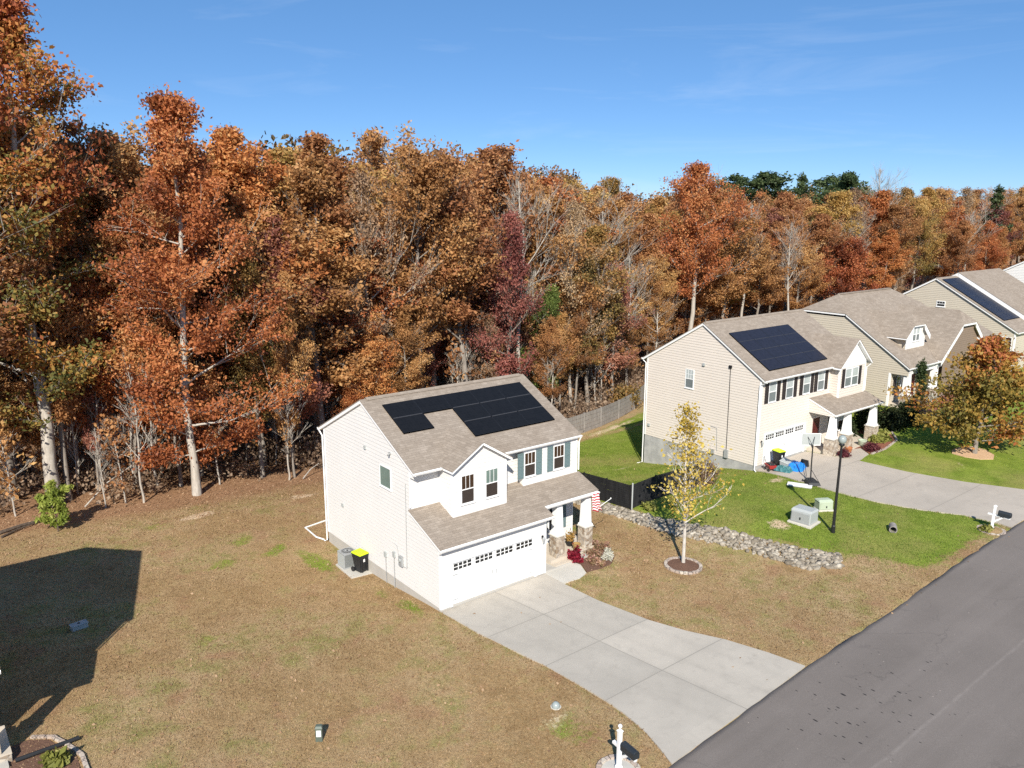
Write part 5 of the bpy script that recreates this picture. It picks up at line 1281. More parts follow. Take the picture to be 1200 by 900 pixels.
# drain pipes by the two white houses
m = MB(); zt = lambda x, y, d=.05: (x, y, tz(x, y)+d)
m.tube([zt(-.2, 11.62, .1), zt(-.35, 12.3), zt(-.25, 14.0), zt(1.2, 14.3), zt(3.2, 14.5)], .05, 8)
tag(m.build('drain_pipe', M['white_plastic'], None), 'white drain pipe laid on the ground behind the white house corner', 'drain pipe')
m = MB(); m.tube([zt(-16.6, .35, .12), zt(-15.9, .36, .12), zt(-15.0, .40, .1), zt(-14.7, .42, .1)], .075, 10)
tag(m.build('drain_pipe', M['dark_plastic'], None), 'black corrugated drain tube crossing the mulch bed in the bottom corner', 'drain pipe')
sheet('mulch_bed', [(-16.9, -1.6), (-15.0, -1.6), (-14.95, -.6), (-15.2, .2), (-15.55, 1.1), (-16.1, 1.5), (-16.9, 1.4)], .03, 'mulch', 'dark mulch bed at the porch corner of the neighbouring house', 'stuff', .5)
def edging(pts, label):
    m = MB(); rr = random.Random(5)
    for (x0, y0), (x1, y1) in zip(pts, pts[1:]):
        L_ = math.hypot(x1-x0, y1-y0); k = max(1, int(L_/.24))
        for i in range(k):
            a, b = (i+.04)/k, (i+.96)/k; nx, ny = -(y1-y0)/L_*.07, (x1-x0)/L_*.07; c = []
            h = .09+rr.uniform(-.01, .015)
            for z in (-.1, h):
                for t, sg in ((a, -1), (b, -1), (b, 1), (a, 1)):
                    px, py = x0+(x1-x0)*t+nx*sg, y0+(y1-y0)*t+ny*sg; c.append((px, py, tz(px, py)+z))
            m.hexa(c)
    return tag(m.build('bed_edging', M['red_brick_edge'], None, bevel=.01), label, 'bed edging')
edging([(-14.82, -1.6), (-14.8, -.6), (-15.05, .25), (-15.4, 1.15), (-16.0, 1.6)], 'pale stone edging round the mulch bed in the bottom corner')
edging([(36.35, -1.02), (38.2, -1.1), (40.7, -.7), (42.3, .5)], 'pale edging along the mulch bed of the beige house')

# ------------------------------------------------------------------ fences and the stone bank
def slat_fence(name, pts, H, slats, mat, label, cat, post=.09, gap=.25, step=True, postmat=None):
    T = thing(name, (pts[0][0], pts[0][1], tz(*pts[0])), label, cat); O = T.location.copy()
    rr = random.Random(len(pts))
    for i, (x, y) in enumerate(pts):
        m = MB(); z = tz(x, y); m.box(x-post/2, x+post/2, y-post/2, y+post/2, z-.3, z+H+.06)
        m.build('post', M[postmat or mat], T, O)
    for (x0, y0), (x1, y1) in zip(pts, pts[1:]):
        m = MB(); L_ = math.hypot(x1-x0, y1-y0); ux, uy = (x1-x0)/L_, (y1-y0)/L_; nx, ny = -uy*.035, ux*.035
        za, zb = tz(x0, y0), tz(x1, y1)
        for k in range(slats):
            b0 = H*k/slats+.02; b1 = H*(k+1)/slats-gap*H/slats+.02; c = []; j = rr.uniform(-.008, .008)
            for b in (b0, b1):
                for (x, y, z) in ((x0, y0, za), (x1, y1, zb)):
                    pass
                c += [(x0-nx, y0-ny, za+b+j), (x1-nx, y1-ny, zb+b-j), (x1+nx*.2, y1+ny*.2, zb+b-j), (x0+nx*.2, y0+ny*.2, za+b+j)]
            m.hexa(c)
        m.build('slat_panel', M[mat], T, O)
    return T
slat_fence('slat_fence', [(15.72, 3.0), (17.8, 3.02), (19.9, 3.06), (22.0, 3.15)], 1.52, 11, 'dark_slat', 'black slat fence running from the corner post to the beige house', 'fence', .08, .10, postmat='black_metal')
slat_fence('slat_fence', [(15.60, 3.02), (15.66, 5.1), (15.74, 7.2), (15.84, 9.3), (15.95, 11.4)], 1.50, 11, 'dark_slat', 'black slat fence running back along the lot line behind the porch roof', 'fence', .08, .10, postmat='black_metal')
T = thing('corner_post', (15.62, 2.9, tz(15.6, 2.9)), 'pale steel corner post where the two black fences meet', 'fence post')
m = MB(); m.tube([(0, 0, -.2), (0, 0, 1.62)], .045, 10); m.build('pole', M['light_grey'], T)
m = MB(); m.lathe([(.05, 1.62), (.05, 1.66), (.02, 1.70)], 0, 0, 0, 10); m.build('cap', M['light_grey'], T)
fp = [(23.2, 22.6), (25.9, 22.75), (28.6, 23.0), (31.28, 23.49), (34.1, 24.15), (37.9, 25.5), (41.8, 27.0), (45.5, 28.5)]
slat_fence('board_fence', fp, 1.85, 5, 'weathered_wood', 'weathered grey board fence along the wood behind the green yard', 'fence', .13, .08)

def rock_bank():
    base = [(14.25, 7.6), (14.35, 4.63), (14.45, 2.54), (14.8, .81), (15.15, -1.39), (16.0, -3.59), (16.5, -6.16), (16.75, -8.05), (18.1, -9.15)]
    top = [(15.35, 7.4), (15.45, 4.6), (15.6, 2.7), (16.05, .9), (16.75, -.8), (17.45, -2.7), (18.05, -4.9), (18.6, -7.0), (19.35, -8.35)]
    rr = random.Random(11); V = []; F = []; tint = []
    bm0 = bmesh.new(); bmesh.ops.create_icosphere(bm0, subdivisions=1, radius=1); sv = [v.co.copy() for v in bm0.verts]; sf = [[v.index for v in f.verts] for f in bm0.faces]; bm0.free()
    for k in range(2400):
        t = rr.random()*(len(base)-1); i = int(t); f = t-i; a = rr.random()**.9*.9
        bx, by = [base[i][q]+(base[i+1][q]-base[i][q])*f for q in (0, 1)]; tx, ty = [top[i][q]+(top[i+1][q]-top[i][q])*f for q in (0, 1)]
        x, y = bx+(tx-bx)*a, by+(ty-by)*a; s_ = rr.choice((.06, .07, .08, .10, .12, .14, .17, .20))*rr.uniform(.8, 1.1)*(.75 if a > .95 else 1)
        z = tz(x, y)+.03*math.sin(math.pi*min(1, a*1.0))+s_*.14
        sx, sy, sz = rr.uniform(.7, 1.25), rr.uniform(.7, 1.25), rr.uniform(.5, .85); M3 = Matrix.Rotation(rr.uniform(0, 6.3), 3, 'Z') @ Matrix.Rotation(rr.uniform(-.4, .4), 3, 'X'); o = len(V)
        for v in sv:
            q = M3 @ Vector((v.x*sx, v.y*sy, v.z*sz)); j = s_*rr.uniform(.64, 1.26); V.append((x+q.x*j, y+q.y*j, z+q.z*j))
        F += [[o+q for q in f_] for f_ in sf]; tint += [min(1, max(0, rr.gauss(.5, .25)))]*len(sf)
    me = bpy.data.meshes.new('stone_bank'); fast_mesh(me, V, np.array(F), tint); me.materials.append(M['rock'])
    o = bpy.data.objects.new('stone_bank', me); COL.objects.link(o); tag(o, 'bank of loose grey riprap stones between the dry and the green lawn', 'stone bank')
rock_bank()
# ------------------------------------------------------------------ plants
def leaf_quads(C, size, rng, up=.5, stretch=1.5):
    """one bent-free leaf quad per centre, facing anywhere but mostly up and out"""
    n = len(C)
    nn = rng.normal(size=(n, 3)); nn[:, 2] += up; nn /= np.linalg.norm(nn, axis=1)[:, None]
    a = rng.normal(size=(n, 3)); a -= (a*nn).sum(1)[:, None]*nn; a /= np.linalg.norm(a, axis=1)[:, None]
    b = np.cross(nn, a); s = (size*rng.uniform(.5, 1.5, n))[:, None]
    a = a*s*.5*stretch; b = b*s*.5
    V = np.stack([C-a, C+b*.95-a*.1, C+a, C-b*.95-a*.1], 1).reshape(-1, 3)
    F = np.arange(4*n).reshape(n, 4)
    return V, F
def tree_parts(seed, H, cb, Rr, nl, lpc, leaf, cr, prof=.5, rise=(18, 42), r0=None, bare=False, twig=True, sub=(2, 3), wob=.25, fork=None, sub_len=.42, keep=1.0, tint_top=0.0, lean=0.0, clump=None, cone=False, stretch=1.5, bald=.2):
    """returns trunk mesh and crown mesh of one tree of height H with its foot at the origin"""
    rr = random.Random(seed); rng = np.random.default_rng(seed)
    r0 = r0 or H*.0105
    mb = MB(); nT = 11; pts = []; x = y = 0
    for k in range(nT):
        t = k/(nT-1); pts.append(Vector((x+lean*t*t, y, -.5+(H*.965+.5)*t)))
        x += rr.uniform(-1, 1)*wob; y += rr.uniform(-1, 1)*wob
    rad = [r0*(1.25 if k == 0 else 1)*(1-.94*(k/(nT-1)))**.85+.012 for k in range(nT)]
    mb.tube(pts, rad, 8, False)
    def along(z):
        t = (z+.5)/(H*.965+.5)*(nT-1); i = max(0, min(nT-2, int(t))); return pts[i].lerp(pts[i+1], t-i), rad[i]+(rad[i+1]-rad[i])*(t-i)
    env = (lambda t: 1.05-.95*t) if cone else (lambda t: (.58+.42*math.sin(math.pi*min(1, t+.08)**(.55+prof*.5)))*(1-.86*t**3.5))
    cl = []; ct = []; cs = []
    for i in range(nl):
        t = (i+rr.random()*.9)/nl; z = cb+(H*.97-cb)*t*.97; p, rt = along(z)
        az = i*2.39996+rr.uniform(-.5, .5); L_ = Rr*env(t)*rr.uniform(.5, 1.4)*(1+.22*math.cos(az-seed))
        el = R(rr.uniform(*rise)+28*t*t)
        q = p.copy(); path = [q.copy()]; seg = 5; d = Vector((math.cos(az)*math.cos(el), math.sin(az)*math.cos(el), math.sin(el)))
        for s_ in range(seg):
            d = (d+Vector((rr.uniform(-.22, .22), rr.uniform(-.22, .22), rr.uniform(-.10, .20)))).normalized(); q = q+d*L_/seg; path.append(q.copy())
        rb = max(.02, min(rt*.55, .012*L_+.02)); mb.tube(path, [rb*(1-.8*k/seg) for k in range(seg+1)], 5, False)
        tl = rr.gauss(.5, .16)
        leafy = rr.random() > bald
        for k in range(2, seg+1):
            if leafy: cl.append(path[k]); ct.append(tl+rr.gauss(0, .09)+tint_top*(z/H-.5)); cs.append(1.0)
            for _ in range(rr.randint(*sub)):
                d2 = (path[k]-path[k-1]).normalized(); d2 = (d2+Vector((rr.uniform(-1, 1), rr.uniform(-1, 1), rr.uniform(-.35, .75)))*.9).normalized()
                l2 = L_*sub_len*rr.uniform(.5, 1.15); a = path[k-1].lerp(path[k], rr.random()); mid = a+d2*l2*.55+Vector((0, 0, rr.uniform(-.05, .12)*l2)); end = a+d2*l2+Vector((0, 0, rr.uniform(0, .22)*l2))
                mb.tube([a, mid, end], [max(.011, rb*.35), max(.009, rb*.22), .006], 3, False)
                tt = tl+rr.gauss(0, .1)+tint_top*(z/H-.5)
                if leafy or rr.random() < .25: cl += [mid, end]; ct += [tt, tt+.03]; cs += [.8, 1.0]
                if bare or twig:
                    for _ in range(3 if bare else 2):
                        d3 = (d2+Vector((rr.uniform(-1, 1), rr.uniform(-1, 1), rr.uniform(-.2, 1)))*.8).normalized(); e3 = end+d3*l2*rr.uniform(.3, .65); s3 = mid.lerp(end, rr.random())
                        mb.tube([s3, s3.lerp(e3, .5)+Vector((0, 0, .04)), e3], [.013, .009, .005], 3, False)
                        if leafy and not bare: cl.append(e3); ct.append(tt+rr.gauss(0, .06)); cs.append(.85)
                        if bare:
                            for _ in range(2): d4 = (d3+Vector((rr.uniform(-1, 1), rr.uniform(-1, 1), rr.uniform(0, 1)))*.8).normalized(); mb.tube([s3.lerp(e3, .6), e3+d4*l2*.3], [.006, .003], 3, False)
    cl.append(pts[-1]); ct.append(.5); cs.append(1)
    V = None; tint = None
    if lpc > 0:
        Cs = np.array([tuple(c) for c in cl]); ct = np.array(ct); cs = np.array(cs)
        if keep < 1: k = rng.random(len(Cs)) < keep; Cs, ct, cs = Cs[k], ct[k], cs[k]
        n = np.maximum(1, (lpc*cs*rng.uniform(.5, 1.4, len(Cs))).astype(int)); ii = np.repeat(np.arange(len(Cs)), n)
        off = rng.normal(size=(len(ii), 3))*np.array([1, 1, .62])*cr*.5*cs[ii][:, None]
        P = Cs[ii]+off
        V, F = leaf_quads(P, leaf, rng, .5, stretch); tint = np.clip(ct[ii]+rng.normal(0, .13, len(ii)), 0, 1)
    return mb, V, (F if V is not None else None), tint
def tree_proto(seed, bark, leafm, **kw):
    mb, V, F, tint = tree_parts(seed, **kw)
    tm = bpy.data.meshes.new('trunk'); tm.from_pydata(mb.v, [], mb.f); tm.materials.append(M[bark]); tm.polygons.foreach_set('use_smooth', [True]*len(mb.f)); tm.update()
    cm = None
    if V is not None: cm = bpy.data.meshes.new('crown'); fast_mesh(cm, V, F, tint); cm.materials.append(LM[leafm])
    return tm, cm, kw['H']
def plant_tree(name, proto, x, y, label, group=None, H=None, rz=None, widen=1.0, cat='tree', z=None, tilt=0):
    tm, cm, h = proto; s = (H or h)/h
    T = thing(name, (x, y, tz(x, y) if z is None else z), label, cat, group, rnd.uniform(0, 6.28) if rz is None else rz); T.scale = (s*widen, s*widen, s)
    if tilt: T.rotation_euler.x = tilt
    a = bpy.data.objects.new('trunk', tm); COL.objects.link(a); a.parent = T
    if cm: b = bpy.data.objects.new('crown', cm); COL.objects.link(b); b.parent = T
    return T
def bush(name, x, y, rx, rz_, n, leaf, leafm, label, seed, cat='shrub', group=None, stems=7, z=None, prof='dome', bark='bark_brown', up=.4):
    rng = np.random.default_rng(seed); T = thing(name, (x, y, tz(x, y) if z is None else z), label, cat, group)
    k = 26; cc = rng.normal(size=(k, 3)); cc /= np.linalg.norm(cc, axis=1)[:, None]; cc[:, 2] = np.abs(cc[:, 2]); r = rng.uniform(.25, .85, k)[:, None]
    cc = cc*r*np.array([rx, rx, rz_]); cc[:, 2] += rz_*.12
    if prof == 'column': cc = np.stack([rng.normal(0, rx*.3, k), rng.normal(0, rx*.3, k), rng.uniform(.05, 1, k)*rz_], 1); cc[:, :2] *= (1-.75*(cc[:, 2:]/rz_)**1.5)*1.2
    ii = rng.integers(0, k, n); P = cc[ii]+rng.normal(size=(n, 3))*np.array([rx*.20, rx*.20, rz_*(.15 if prof != 'column' else .07)])
    P[:, 2] = np.abs(P[:, 2])+.02
    V, F = leaf_quads(P, leaf, rng, up); tint = np.clip(rng.normal(.5, .13, k)[ii]+rng.normal(0, .14, n), 0, 1)
    me = bpy.data.meshes.new('foliage'); fast_mesh(me, V, F, tint); me.materials.append(LM[leafm]); o = bpy.data.objects.new('foliage', me); COL.objects.link(o); o.parent = T
    m = MB()
    for j in range(stems):
        c = cc[j % k]; m.tube([(c[0]*.12, c[1]*.12, -.1), (c[0]*.5, c[1]*.5, c[2]*.55), tuple(c)], [.02+.01*rx, .012+.006*rx, .006], 4, False)
    m.build('stem', M[bark], T)
    return T

# planting by the houses
bush('crimson_bush', 8.42, .12, .42, .62, 900, .10, 'crimson', 'bright crimson bush at the end of the concrete path by the porch', 31, 'shrub', None, 7, None)
i = 0
for (x, y, r_, h_, kind, lab) in ((9.0, -.62, .34, .38, 'bed', 'dusty pink perennial nearest the path in the porch bed'), (9.55, -.2, .40, .50, 'bed', 'dusty pink perennial in the middle of the porch bed'), (10.1, .35, .42, .55, 'bed', 'dusty pink perennial below the stone porch column'), (10.55, .1, .36, .5, 'bed', 'dusty pink perennial at the outer rim of the porch bed'), (9.1, -1.05, .30, .34, 'bed', 'low brown and pink perennial at the lawn edge of the porch bed'),
                          (9.85, -.78, .32, .36, 'white_flower', 'white flowering clump among the pink perennials'), (10.35, -.35, .26, .32, 'white_flower', 'smaller white flowering clump near the outer rim of the porch bed'), (9.55, .5, .3, .3, 'brush', 'brown seed headed plant before the porch stone skirt')):
    bush('flowering_perennial', x, y, r_, h_, 420, .075, kind, lab, 50+i, 'flower', 'perennials in the porch bed', 6); i += 1
bush('potted_plant', 9.05, 1.25, .28, .5, 260, .09, 'olive', 'bushy plant growing from the dark pot on the white house porch', 61, 'potted plant', None, 5, .6)
bush('burgundy_mum', 34.35, .02, .52, .50, 1300, .07, 'burgundy', 'round burgundy mum behind the lamp post globe', 62, 'flower', None, 5)
bush('burgundy_mum', 37.0, -.62, .62, .58, 1500, .07, 'burgundy', 'large round burgundy mum at the corner of the path and the lawn', 63, 'flower', None, 5)
for k, (x, y) in enumerate(((39.2, .05), (40.1, .0), (41.0, .6))): bush('lily_clump', x, y, .5, .5, 330, .17, 'lily', ('yellow green lily clump nearest the stone column', 'yellow green lily clump in the middle of the beige house bed', 'yellow green lily clump next to the dark holly')[k], 70+k, 'plant', 'lily clumps in the bed', 4, None, 'dome', 'bark_brown', .1)
for k, (x, y, r_, h_) in enumerate(((41.6, 2.2, 1.25, 2.1), (43.2, 1.2, 1.2, 1.8), (44.8, .6, 1.15, 1.7))): bush('holly_bush', x, y, r_, h_, 3600, .12, 'hedge', ('dark green holly right beside the porch column of the beige house', 'dark green holly in the middle of the row under the maple', 'dark green holly nearest the red mulch')[k], 80+k, 'shrub', 'hollies beside the beige house')
bush('holly_bush', 39.4, 2.35, .5, 1.3, 900, .1, 'hedge', 'narrow dark shrub on the far end of the beige porch', 84)
bush('columnar_evergreen', 49.2, 1.75, .72, 3.9, 5200, .10, 'cypress', 'narrow dark green evergreen column before the porch of the dormered house', 85, 'evergreen tree', None, 3, None, 'column')
bush('round_shrub', 22.9, 3.2, .95, 1.75, 2600, .09, 'brush', 'brown twiggy shrub at the end of the black fence', 86)
bush('porch_shrub', 51.8, 2.0, .6, .8, 800, .1, 'white_flower', 'pale flowering shrub by the porch of the dormered house', 87)
bush('yucca_clump', -15.6, -.55, .42, .42, 260, .2, 'lily', 'yellow green clump in the mulch bed in the bottom corner', 88, 'plant', None, 4, None, 'dome', 'bark_brown', .1)
bush('bed_grass', 28.35, -11.9, .42, .30, 260, .13, 'lily', 'dry yellow plants round the plain white mailbox post', 89, 'plant', None, 4)
bush('bank_grass', 16.35, 2.2, .5, .45, 420, .12, 'lily', 'tuft of yellow grass on the stone bank by the corner post', 90, 'plant', None, 4)
bush('yellow_shrub', 41.2, 27.9, 1.9, 2.6, 2600, .16, 'olive', 'yellow green shrub leaning over the grey board fence', 91)

# young white barked tree with thin yellow leaves
mb, V, F, tint = tree_parts(301, 8.6, 1.7, 2.0, 28, 5, .105, .6, prof=-.2, rise=(28, 52), r0=.085, sub=(1, 2), wob=.05, twig=True, keep=.75, cone=True, tint_top=-.3, bald=.06)
tm = bpy.data.meshes.new('trunk'); tm.from_pydata(mb.v, [], mb.f); tm.materials.append(M['bark_white']); tm.update()
cm = bpy.data.meshes.new('crown'); fast_mesh(cm, V, F, tint); cm.materials.append(LM['yellow'])
plant_tree('young_birch', (tm, cm, 8.6), 12.83, -3.39, 'young white barked tree with sparse yellow leaves on the dry lawn', None, 8.6, R(40), 1.0)
# maple before the dormered house
mp = tree_proto(302, 'bark_grey', 'maple', H=8.6, cb=.55, Rr=2.9, nl=38, lpc=15, leaf=.17, cr=.7, prof=-.1, rise=(-6, 34), r0=.17, wob=.12, tint_top=.42, bald=.05)
plant_tree('maple_tree', mp, 41.81, -5.77, 'round maple turning from olive to red on the green lawn above a pale mound', None, 8.3, R(20), 1.0)
sheet('mulch_bed', [(40.7, -4.7), (40.6, -5.6), (40.9, -6.5), (41.6, -7.1), (42.5, -6.8), (43.2, -5.9), (43.2, -5.0), (42.4, -4.5), (41.4, -4.4)], .05, 'mulch_pale', 'pale straw mulch mound under the maple', 'stuff', .4)

# ------------------------------------------------------------------ the autumn wood
CX, CY, CZ, YAW, PIT, FPX = -18.199, -27.955, 17.866, .6730, .2156, 935.76
def px_of(x, y): b = math.atan2(x-CX, y-CY)-YAW; return 600+FPX*math.tan(b)*1.0/1.0, math.hypot(x-CX, y-CY), b
SKY = [(-80, -40), (0, -45), (60, -25), (95, 5), (108, 70), (130, 72), (160, 60), (195, 82), (222, 80), (245, 100), (272, 116), (288, 132), (335, 128), (365, 120), (400, 124), (430, 136), (460, 132), (520, 136), (560, 146), (600, 160), (640, 174), (690, 198), (740, 209), (768, 214), (785, 214), (815, 214), (838, 216), (870, 216), (930, 212), (1000, 212), (1100, 213), (1200, 214), (1300, 216)]
def sky_z(x, y):
    """height of the tree line over a spot, read from the outline of the wood against the sky"""
    px, d, b = px_of(x, y); py = float(np.interp(px, [p[0] for p in SKY], [p[1] for p in SKY]))
    return CZ+d*math.cos(b)*math.tan(math.atan((450-py)/FPX)-PIT)
PR = {}
def P(key, *a, **k): PR.setdefault(key, []).append(tree_proto(*a, **k))
for j, sd in enumerate((401, 402, 403)):
    P('rust', sd, 'bark_grey', 'rust', H=25, cb=(6, 4, 8)[j], Rr=(4.6, 4.2, 5.0)[j], nl=30, lpc=(28, 27, 24)[j], leaf=0.165, cr=0.758, tint_top=.2, sub=(3, 4))
for j, sd in enumerate((411, 412)): P('orange', sd, 'bark_grey', 'orange', H=25, cb=(4, 7)[j], Rr=4.5, nl=30, lpc=30, leaf=0.16, cr=0.758, tint_top=-.2, sub=(3, 4))
for j, sd in enumerate((421, 422)): P('gold', sd, 'bark_grey', 'gold', H=25, cb=(5, 8)[j], Rr=4.6, nl=30, lpc=28, leaf=0.165, cr=0.788, sub=(3, 4))
for j, sd in enumerate((431, 432)): P('olive', sd, 'bark_grey', 'olive', H=25, cb=(5, 7)[j], Rr=4.8, nl=28, lpc=32, leaf=0.165, cr=0.842, tint_top=.3, sub=(3, 4))
P('maroon', 441, 'bark_brown', 'maroon', H=20, cb=3, Rr=3.8, nl=30, lpc=27, leaf=0.135, cr=0.702, sub=(3, 4))
P('red', 451, 'bark_grey', 'red', H=20, cb=4, Rr=3.4, nl=28, lpc=16, leaf=0.135, cr=0.73, sub=(3, 4))
P('green', 461, 'bark_brown', 'green', H=16, cb=2, Rr=3.0, nl=26, lpc=27, leaf=0.135, cr=0.674, sub=(3, 4))
P('tan', 471, 'bark_pale', 'tan', H=23, cb=5, Rr=4.0, nl=30, lpc=26, leaf=0.145, cr=1.01, bare=True)
P('tan', 472, 'bark_pale', 'gold', H=24, cb=6, Rr=4.2, nl=30, lpc=22, leaf=0.145, cr=1.01, bare=True)
for sd in (481, 482): P('bare', sd, 'bark_pale', 'tan', H=24, cb=9, Rr=4.4, nl=24, lpc=0, leaf=0.145, cr=0.72, bare=True, rise=(35, 60), sub=(2, 4))
P('pine', 491, 'bark_brown', 'pine', H=26, cb=14, Rr=3.6, nl=22, lpc=15, leaf=.26, cr=.9, rise=(0, 25), sub=(1, 3), bald=.3)
P('pine', 492, 'bark_brown', 'pine', H=26, cb=12, Rr=2.8, nl=24, lpc=13, leaf=.26, cr=.8, rise=(-5, 20), sub=(1, 3), bald=.3, cone=True)

KINDLAB = {'rust': 'rust brown oak', 'orange': 'orange oak', 'gold': 'golden brown hickory', 'olive': 'olive and bronze oak', 'maroon': 'dark maroon gum tree', 'red': 'thin red maple', 'green': 'still green understorey tree', 'tan': 'half bare pale brown tree', 'bare': 'leafless pale grey tree', 'pine': 'dark green pine'}
CATS = {'pine': 'pine tree', 'bare': 'bare tree'}
def zone(x, y):
    px = px_of(x, y)[0]
    for lim, t in ((200, 'behind the shaded lawn'), (400, 'by the white house back corner'), (620, 'rising over the white house roof'), (760, 'between the white and the beige house'), (940, 'rising over the beige house roof'), (1070, 'rising over the dormered house')):
        if px < lim: return t
    return 'rising over the far tan roofs'
placed = []
def wood_tree(key, x, y, H, label=None, which=None, widen=1.0, rz=None, name=None, grp=None):
    pr = PR[key][which if which is not None else rnd.randrange(len(PR[key]))]
    placed.append((x, y))
    nm = name or {'rust': 'oak_tree', 'orange': 'oak_tree', 'gold': 'hickory_tree', 'olive': 'oak_tree', 'maroon': 'gum_tree', 'red': 'red_maple', 'green': 'understorey_tree', 'tan': 'half_bare_tree', 'bare': 'bare_tree', 'pine': 'pine_tree'}[key]
    return plant_tree(nm, pr, x, y, label, grp or 'trees of the autumn wood', H, rz, widen, CATS.get(key, 'tree'))
# trees one can single out
hero1 = tree_proto(501, 'bark_pale', 'orange', bald=.05, H=27, cb=1.9, Rr=4.4, nl=44, lpc=32, leaf=0.142, cr=0.803, prof=.35, rise=(-8, 32), r0=.29, tint_top=.25, sub=(2, 3))
plant_tree('oak_tree', hero1, -3.19, 24.5, 'tall orange red oak with a bare pale foot standing forward at the lawn edge', None, 26.5, R(30), .95); placed.append((-3.19, 24.5))
hero2 = tree_proto(502, 'bark_pale', 'mixed', H=30, cb=5.0, Rr=5.4, nl=46, lpc=31, leaf=0.148, cr=0.874, prof=.35, rise=(5, 35), r0=.40, tint_top=.75, sub=(2, 3), keep=.82)
plant_tree('oak_tree', hero2, -10.9, 28.2, 'tallest oak, green below and orange above, on a stout pale trunk behind the little pine', None, 32.5, R(200), 1.0); placed.append((-10.9, 28.2))
wood_tree('rust', -10.1, 28.7, 24, 'rust oak whose pale trunk stands close against the tallest oak', 1, .7)
wood_tree('olive', 1.9, 26.0, 17, 'bronze oak with a short pale trunk at the leafy slope', 0, .8)
wood_tree('rust', 3.7, 24.6, 15, 'small brown leaved tree on a thin pale stem next to the bronze oak', 1, .6)
wood_tree('maroon', 5.01, 27.4, 19, 'purple maroon gum tree beside the back corner of the white house', 0, 1.0)
hero3 = tree_proto(503, 'bark_pale', 'orange', H=28, cb=9, Rr=5.4, nl=42, lpc=28, leaf=0.178, cr=0.952, prof=.3, rise=(12, 40), r0=.40, sub=(2, 3))
plant_tree('oak_tree', hero3, 60.13, 35, 'tall bright orange oak on a bare pale trunk above the beige roof peak', None, sky_z(60.13, 35)-tz(60.13, 35)+2.6, R(10), .92); placed.append((60.13, 35))
hero4 = tree_proto(504, 'bark_grey', 'orange', bald=.05, H=15, cb=1.5, Rr=4.6, nl=36, lpc=32, leaf=0.178, cr=0.913, prof=.2, r0=.22)
plant_tree('maple_tree', hero4, 96.07, 34.5, 'round flame orange maple just above the ridge of the dormered house', None, 13.2, R(60), .95); placed.append((96.07, 34.5))
wood_tree('red', 26.27, 28.2, 21, 'thin crimson maple in the middle of the wood above the solar roof', 0, .85)
wood_tree('red', -8.2, 29.5, 12, 'small scarlet maple in the dark gap between the two big oaks', 0, .6)
wood_tree('green', 31.76, 29.5, 14, 'small tree still green above the right end of the white house ridge'.replace('right ', 'far '), 0, .75)
wood_tree('bare', 29.18, 30.2, 24, 'white leafless tree forking above the crimson maple', 0, 1.0)
wood_tree('bare', 21.86, 34, 25.5, 'big pale bare tree rising through the canopy above the solar array', 1, 1.1)
wood_tree('bare', 6.79, 36, 22, 'bare grey tree against golden crowns near the back corner of the white house', 0, .8)
wood_tree('bare', 79.85, 34, 17, 'bare white tree beside the flame orange maple', 1, 1.0)
wood_tree('bare', 71.6, 36, 20, 'leafless grey tree rising just past the tall bright orange oak', 0, 1.0)
wood_tree('bare', 112.78, 40, 25, 'bare grey tree reaching over the treeline above the dormered house', 0, .9)
wood_tree('tan', 35.77, 30.5, 22, 'half bare tree with a white stem behind the grey board fence', 0, .8)
wood_tree('tan', 12.3, 28.5, 23, 'half bare tree with a tall pale stem just past the white house gable', 0, .8)
wood_tree('orange', 12.04, 27.6, 13, 'low amber oak just over the ridge of the white house', 0, 1.0)
wood_tree('rust', 35.76, 29.5, 14, 'low rust oak on a pale trunk beside the grey board fence', 2, .9)
wood_tree('rust', 30.02, 27.5, 11, 'low rust oak at the near end of the grey board fence', 0, .9)

